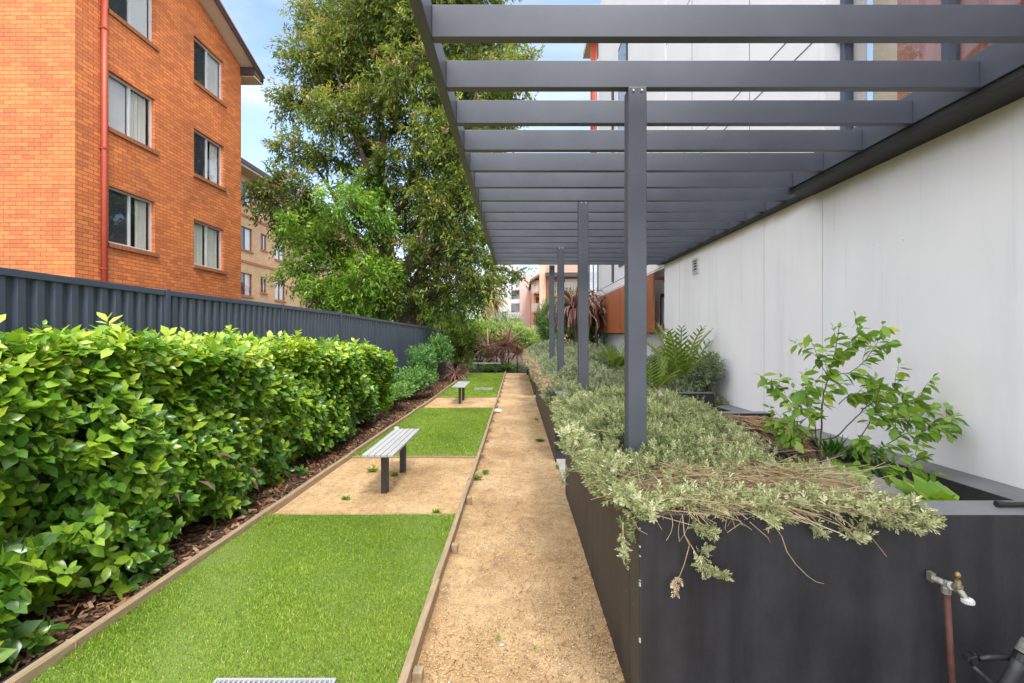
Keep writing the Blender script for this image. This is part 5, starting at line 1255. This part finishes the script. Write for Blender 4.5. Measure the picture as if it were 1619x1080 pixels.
T = lambda px, py, dy=0: P(px, py, TY + dy)
limbs = [([tb, T(632, 490), T(622, 430), T(612, 380), T(605, 300), T(603, 210), T(598, 90), T(600, -60)], [.42, .36, .27, .22, .17, .13, .08, .04]),
         ([T(628, 470), T(642, 430, -.3), T(662, 385, -.5), T(690, 330, -.6), T(735, 240, -.7), T(760, 100, -.6)], [.25, .22, .18, .13, .09, .05]),
         ([T(622, 440), T(590, 410, .4), T(560, 370, .7), T(520, 300, .9), T(480, 230, 1)], [.16, .13, .1, .07, .04]),
         ([T(610, 370), T(640, 320, .6), T(650, 250, .9), T(690, 150, 1.1), T(690, 20, 1.2)], [.14, .11, .09, .06, .04]),
         ([T(605, 320), T(575, 250, -.4), T(545, 190, -.6), T(530, 110, -.6)], [.12, .09, .07, .04]),
         ([T(600, 250), T(560, 200, .4), T(500, 120, .6)], [.08, .06, .03]),
         ([T(648, 425), T(690, 410, .5), T(740, 400, .8)], [.12, .09, .05]), ([T(560, 372), T(500, 340, .2), T(430, 300, .3)], [.09, .06, .03]),
         ([(tb[0] + .35, TY + .3, -.3), T(652, 460, .3), T(668, 420, .5), T(700, 380, .7)], [.2, .17, .13, .06]), ([(tb[0] - .5, TY + .6, -.3), T(612, 470, .6), T(590, 430, .9), T(565, 395, 1)], [.17, .14, .1, .05])]
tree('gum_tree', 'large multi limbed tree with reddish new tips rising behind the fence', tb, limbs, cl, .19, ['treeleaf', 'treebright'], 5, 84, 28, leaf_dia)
# a drooping tuft of dead brown leaves in the crown is part of the tree
# brighter young trees beyond the end of the fence
cl = []
for (px, py, rp, sh) in ((716, 520, 26, .3), (732, 495, 24, .35), (745, 545, 22, .3), (720, 560, 26, .3), (700, 500, 20, .2), (760, 520, 18, .3), (735, 470, 20, .25), (695, 540, 16, .3)):
    y = 23.9 + q.uniform(-.6, .6); cl.append((P(px, py, y), rp * y / FPX, 0, sh))
bb = P(722, 560, 24.6); bb = (bb[0], 24.6, gz(24) - .1)
tree('young_tree', 'bright green young tree just past the end of the fence', bb, [([bb, P(722, 545, 24.6), P(724, 500, 24.6), P(730, 470, 24.6)], [.09, .07, .05, .03]), ([P(722, 545, 24.6), P(745, 530, 24.4)], [.05, .03]), ([P(722, 540, 24.6), P(700, 515, 24.8)], [.05, .03])],
     cl, .15, ['treebright'], 8, 110, 30, LEAF_SIMPLE, .3)
cl = []
for (px, py, rp, sh) in ((668, 492, 26, -.1), (640, 485, 30, -.15), (630, 505, 24, -.1), (655, 512, 24, -.1), (690, 510, 22, -.1), (560, 492, 25, -.1), (600, 498, 22, -.1), (690, 478, 22, -.1), (530, 500, 20, -.1), (620, 505, 16, -.1), (580, 470, 22, -.12)):
    y = 28 + q.uniform(-1, 1); cl.append((P(px, py, y), rp * y / FPX, 0, sh))
bb = P(600, 540, 28); bb = (bb[0], 28, -.4)
tree('shade_tree', 'dark leafy tree in the shade behind the large trunk', bb, [([bb, P(602, 515, 28), P(610, 480, 28)], [.2, .15, .06]), ([P(602, 515, 28), P(560, 490, 28)], [.1, .05]), ([P(602, 515, 28), P(670, 490, 28)], [.1, .05])], cl, .24, ['treeleaf'], 9, 70, 26, leaf_dia)

# ---- palm beyond the end bushes
def palm():
    y = 29; c = P(775, 468, y); t = thing('palm_tree', 'shaggy palm with a skirt of dead fronds beyond the end bushes', 'palm', (c[0], y, -.3))
    MB().tube([(c[0], y, -.3), (c[0] + .03, y, 1.5), c], [.28, .25, .24], 12).build('trunk', M['bark'], t, smooth=True)
    for nm, n, mat, el0, el1, L, dr in (('fronds', 70, 'palm', -.5, 1.2, 1.7, 1.2), ('dead_skirt', 120, 'drystem', -1.45, -.9, 2.6, .35)):
        r_ = random.Random(n); V = []; F = []; RN = []
        for k in range(n):
            a = r_.uniform(0, 6.28); e0 = r_.uniform(el0, el1); h = Vector((math.cos(a), math.sin(a), 0)); sd = Vector((-h.y, h.x, 0)); p = Vector(c) + h * .2 + Vector((0, 0, r_.uniform(-.4, .2) if nm == 'fronds' else r_.uniform(-1.0, 0))); rn = r_.random()
            for f in range(5 if nm == 'fronds' else 3):
                aa = (f - 2) * .22; d0 = (h * math.cos(aa) + sd * math.sin(aa)); p2 = p.copy(); i0 = len(V); l = L * r_.uniform(.7, 1.1) * (.65 if nm != 'fronds' else .8)
                for s_ in range(5):
                    u = s_ / 4; w = .05 * (1 - u) + .006; V += [tuple(p2 - sd * w), tuple(p2 + sd * w)]; RN += [rn, rn]
                    e = e0 - dr * u; p2 = p2 + (d0 * math.cos(e) + Vector((0, 0, math.sin(e)))) * l / 4
                for s_ in range(4): b0 = i0 + 2 * s_; F.append((b0, b0 + 1, b0 + 3, b0 + 2))
        me = bpy.data.meshes.new(nm); me.from_pydata([(a - c[0], b - y, z + .3) for a, b, z in V], [], F); at = me.attributes.new('rnd', 'FLOAT', 'POINT'); at.data.foreach_set('value', RN); me.materials.append(M[mat]); link(nm, me, t, None)
palm()

# ================================================================== SKY, SUN, CAMERA
SUN_EL, SUN_AZ = math.radians(60), math.radians(155)      # azimuth clockwise from +Y
w = bpy.data.worlds.new('World'); SC.world = w; w.use_nodes = True
nt = w.node_tree; bg = nt.nodes['Background']
sk = nt.nodes.new('ShaderNodeTexSky'); sk.sky_type = 'NISHITA'; sk.sun_disc = False; sk.sun_elevation = SUN_EL; sk.sun_rotation = SUN_AZ
sk.air_density = 1.0; sk.dust_density = 0.5; sk.ozone_density = 1.0
tc = nt.nodes.new('ShaderNodeTexCoord'); mp = nt.nodes.new('ShaderNodeMapping'); mp.inputs['Scale'].default_value = (1.0, 1.0, 3.4); mp.inputs['Rotation'].default_value = (0, .5, .2)
nt.links.new(tc.outputs['Generated'], mp.inputs['Vector'])
cn = noise(nt, mp.outputs['Vector'], 2.0, 7, .55, .5)
sx = nt.nodes.new('ShaderNodeSeparateXYZ'); nt.links.new(tc.outputs['Generated'], sx.inputs[0])
def sstep(v, a, b):
    n = nt.nodes.new('ShaderNodeMapRange'); n.interpolation_type = 'SMOOTHSTEP'; n.inputs[1].default_value = a; n.inputs[2].default_value = b
    nt.links.new(v, n.inputs[0]); return n.outputs[0]
# wispy blue sky ahead; unseen bright cloud overhead and behind added as fill light
wisp = ramp(nt, cn, [(.40, (0.06, 0.06, 0.06)), (.54, (.28, .28, .28)), (.72, (.95, .95, .95))])
col = mixc(nt, wisp, mixc(nt, 1.0, sk.outputs[0], (1.75, 1.75, 1.75), 'MULTIPLY'), (6.2, 6.5, 6.9))
low = mathn(nt, 'SUBTRACT', 1.0, sstep(sx.outputs[2], .02, .30))
col = mixc(nt, mathn(nt, 'MULTIPLY', low, .55), col, (6.2, 6.6, 7.0))
fill_sheet = mathn(nt, 'MAXIMUM', sstep(sx.outputs[2], .62, .86), mathn(nt, 'SUBTRACT', 1.0, sstep(sx.outputs[1], -.15, .35)))
fill_sheet = mathn(nt, 'MULTIPLY', fill_sheet, ramp(nt, cn, [(.3, (.65, .65, .65)), (.7, (1, 1, 1))]))
col = mixc(nt, fill_sheet, col, (17.0, 17.2, 17.6))
nt.links.new(col, bg.inputs['Color']); bg.inputs['Strength'].default_value = 0.15
sl = bpy.data.lights.new('sun', 'SUN'); sl.energy = 2.5; sl.angle = math.radians(12); sl.color = (1.0, .955, .88)
so = bpy.data.objects.new('sun', sl); COL.objects.link(so); so.location = (3, -6, 20)
sd = Vector((math.sin(SUN_AZ) * math.cos(SUN_EL), math.cos(SUN_AZ) * math.cos(SUN_EL), math.sin(SUN_EL)))
so.rotation_euler = sd.to_track_quat('Z', 'Y').to_euler()
cd = bpy.data.cameras.new('camera'); co = bpy.data.objects.new('camera', cd); COL.objects.link(co)
co.location = (0, 0, EYE); co.rotation_euler = (PI / 2, 0, 0)
cd.sensor_width = 36; cd.lens = 36 * FPX / 1619; cd.shift_x = -(VX - 809.5) / 1619; cd.shift_y = -(540 - VY) / 1619
cd.clip_start = .05; cd.clip_end = 600
SC.camera = co
SC.view_settings.view_transform = 'Standard'; SC.view_settings.look = 'None'; SC.view_settings.exposure = 0.5; SC.view_settings.gamma = 1
SC.cycles.max_bounces = 8; SC.cycles.diffuse_bounces = 4; SC.cycles.transparent_max_bounces = 12
SC.cycles.sample_clamp_indirect = 8
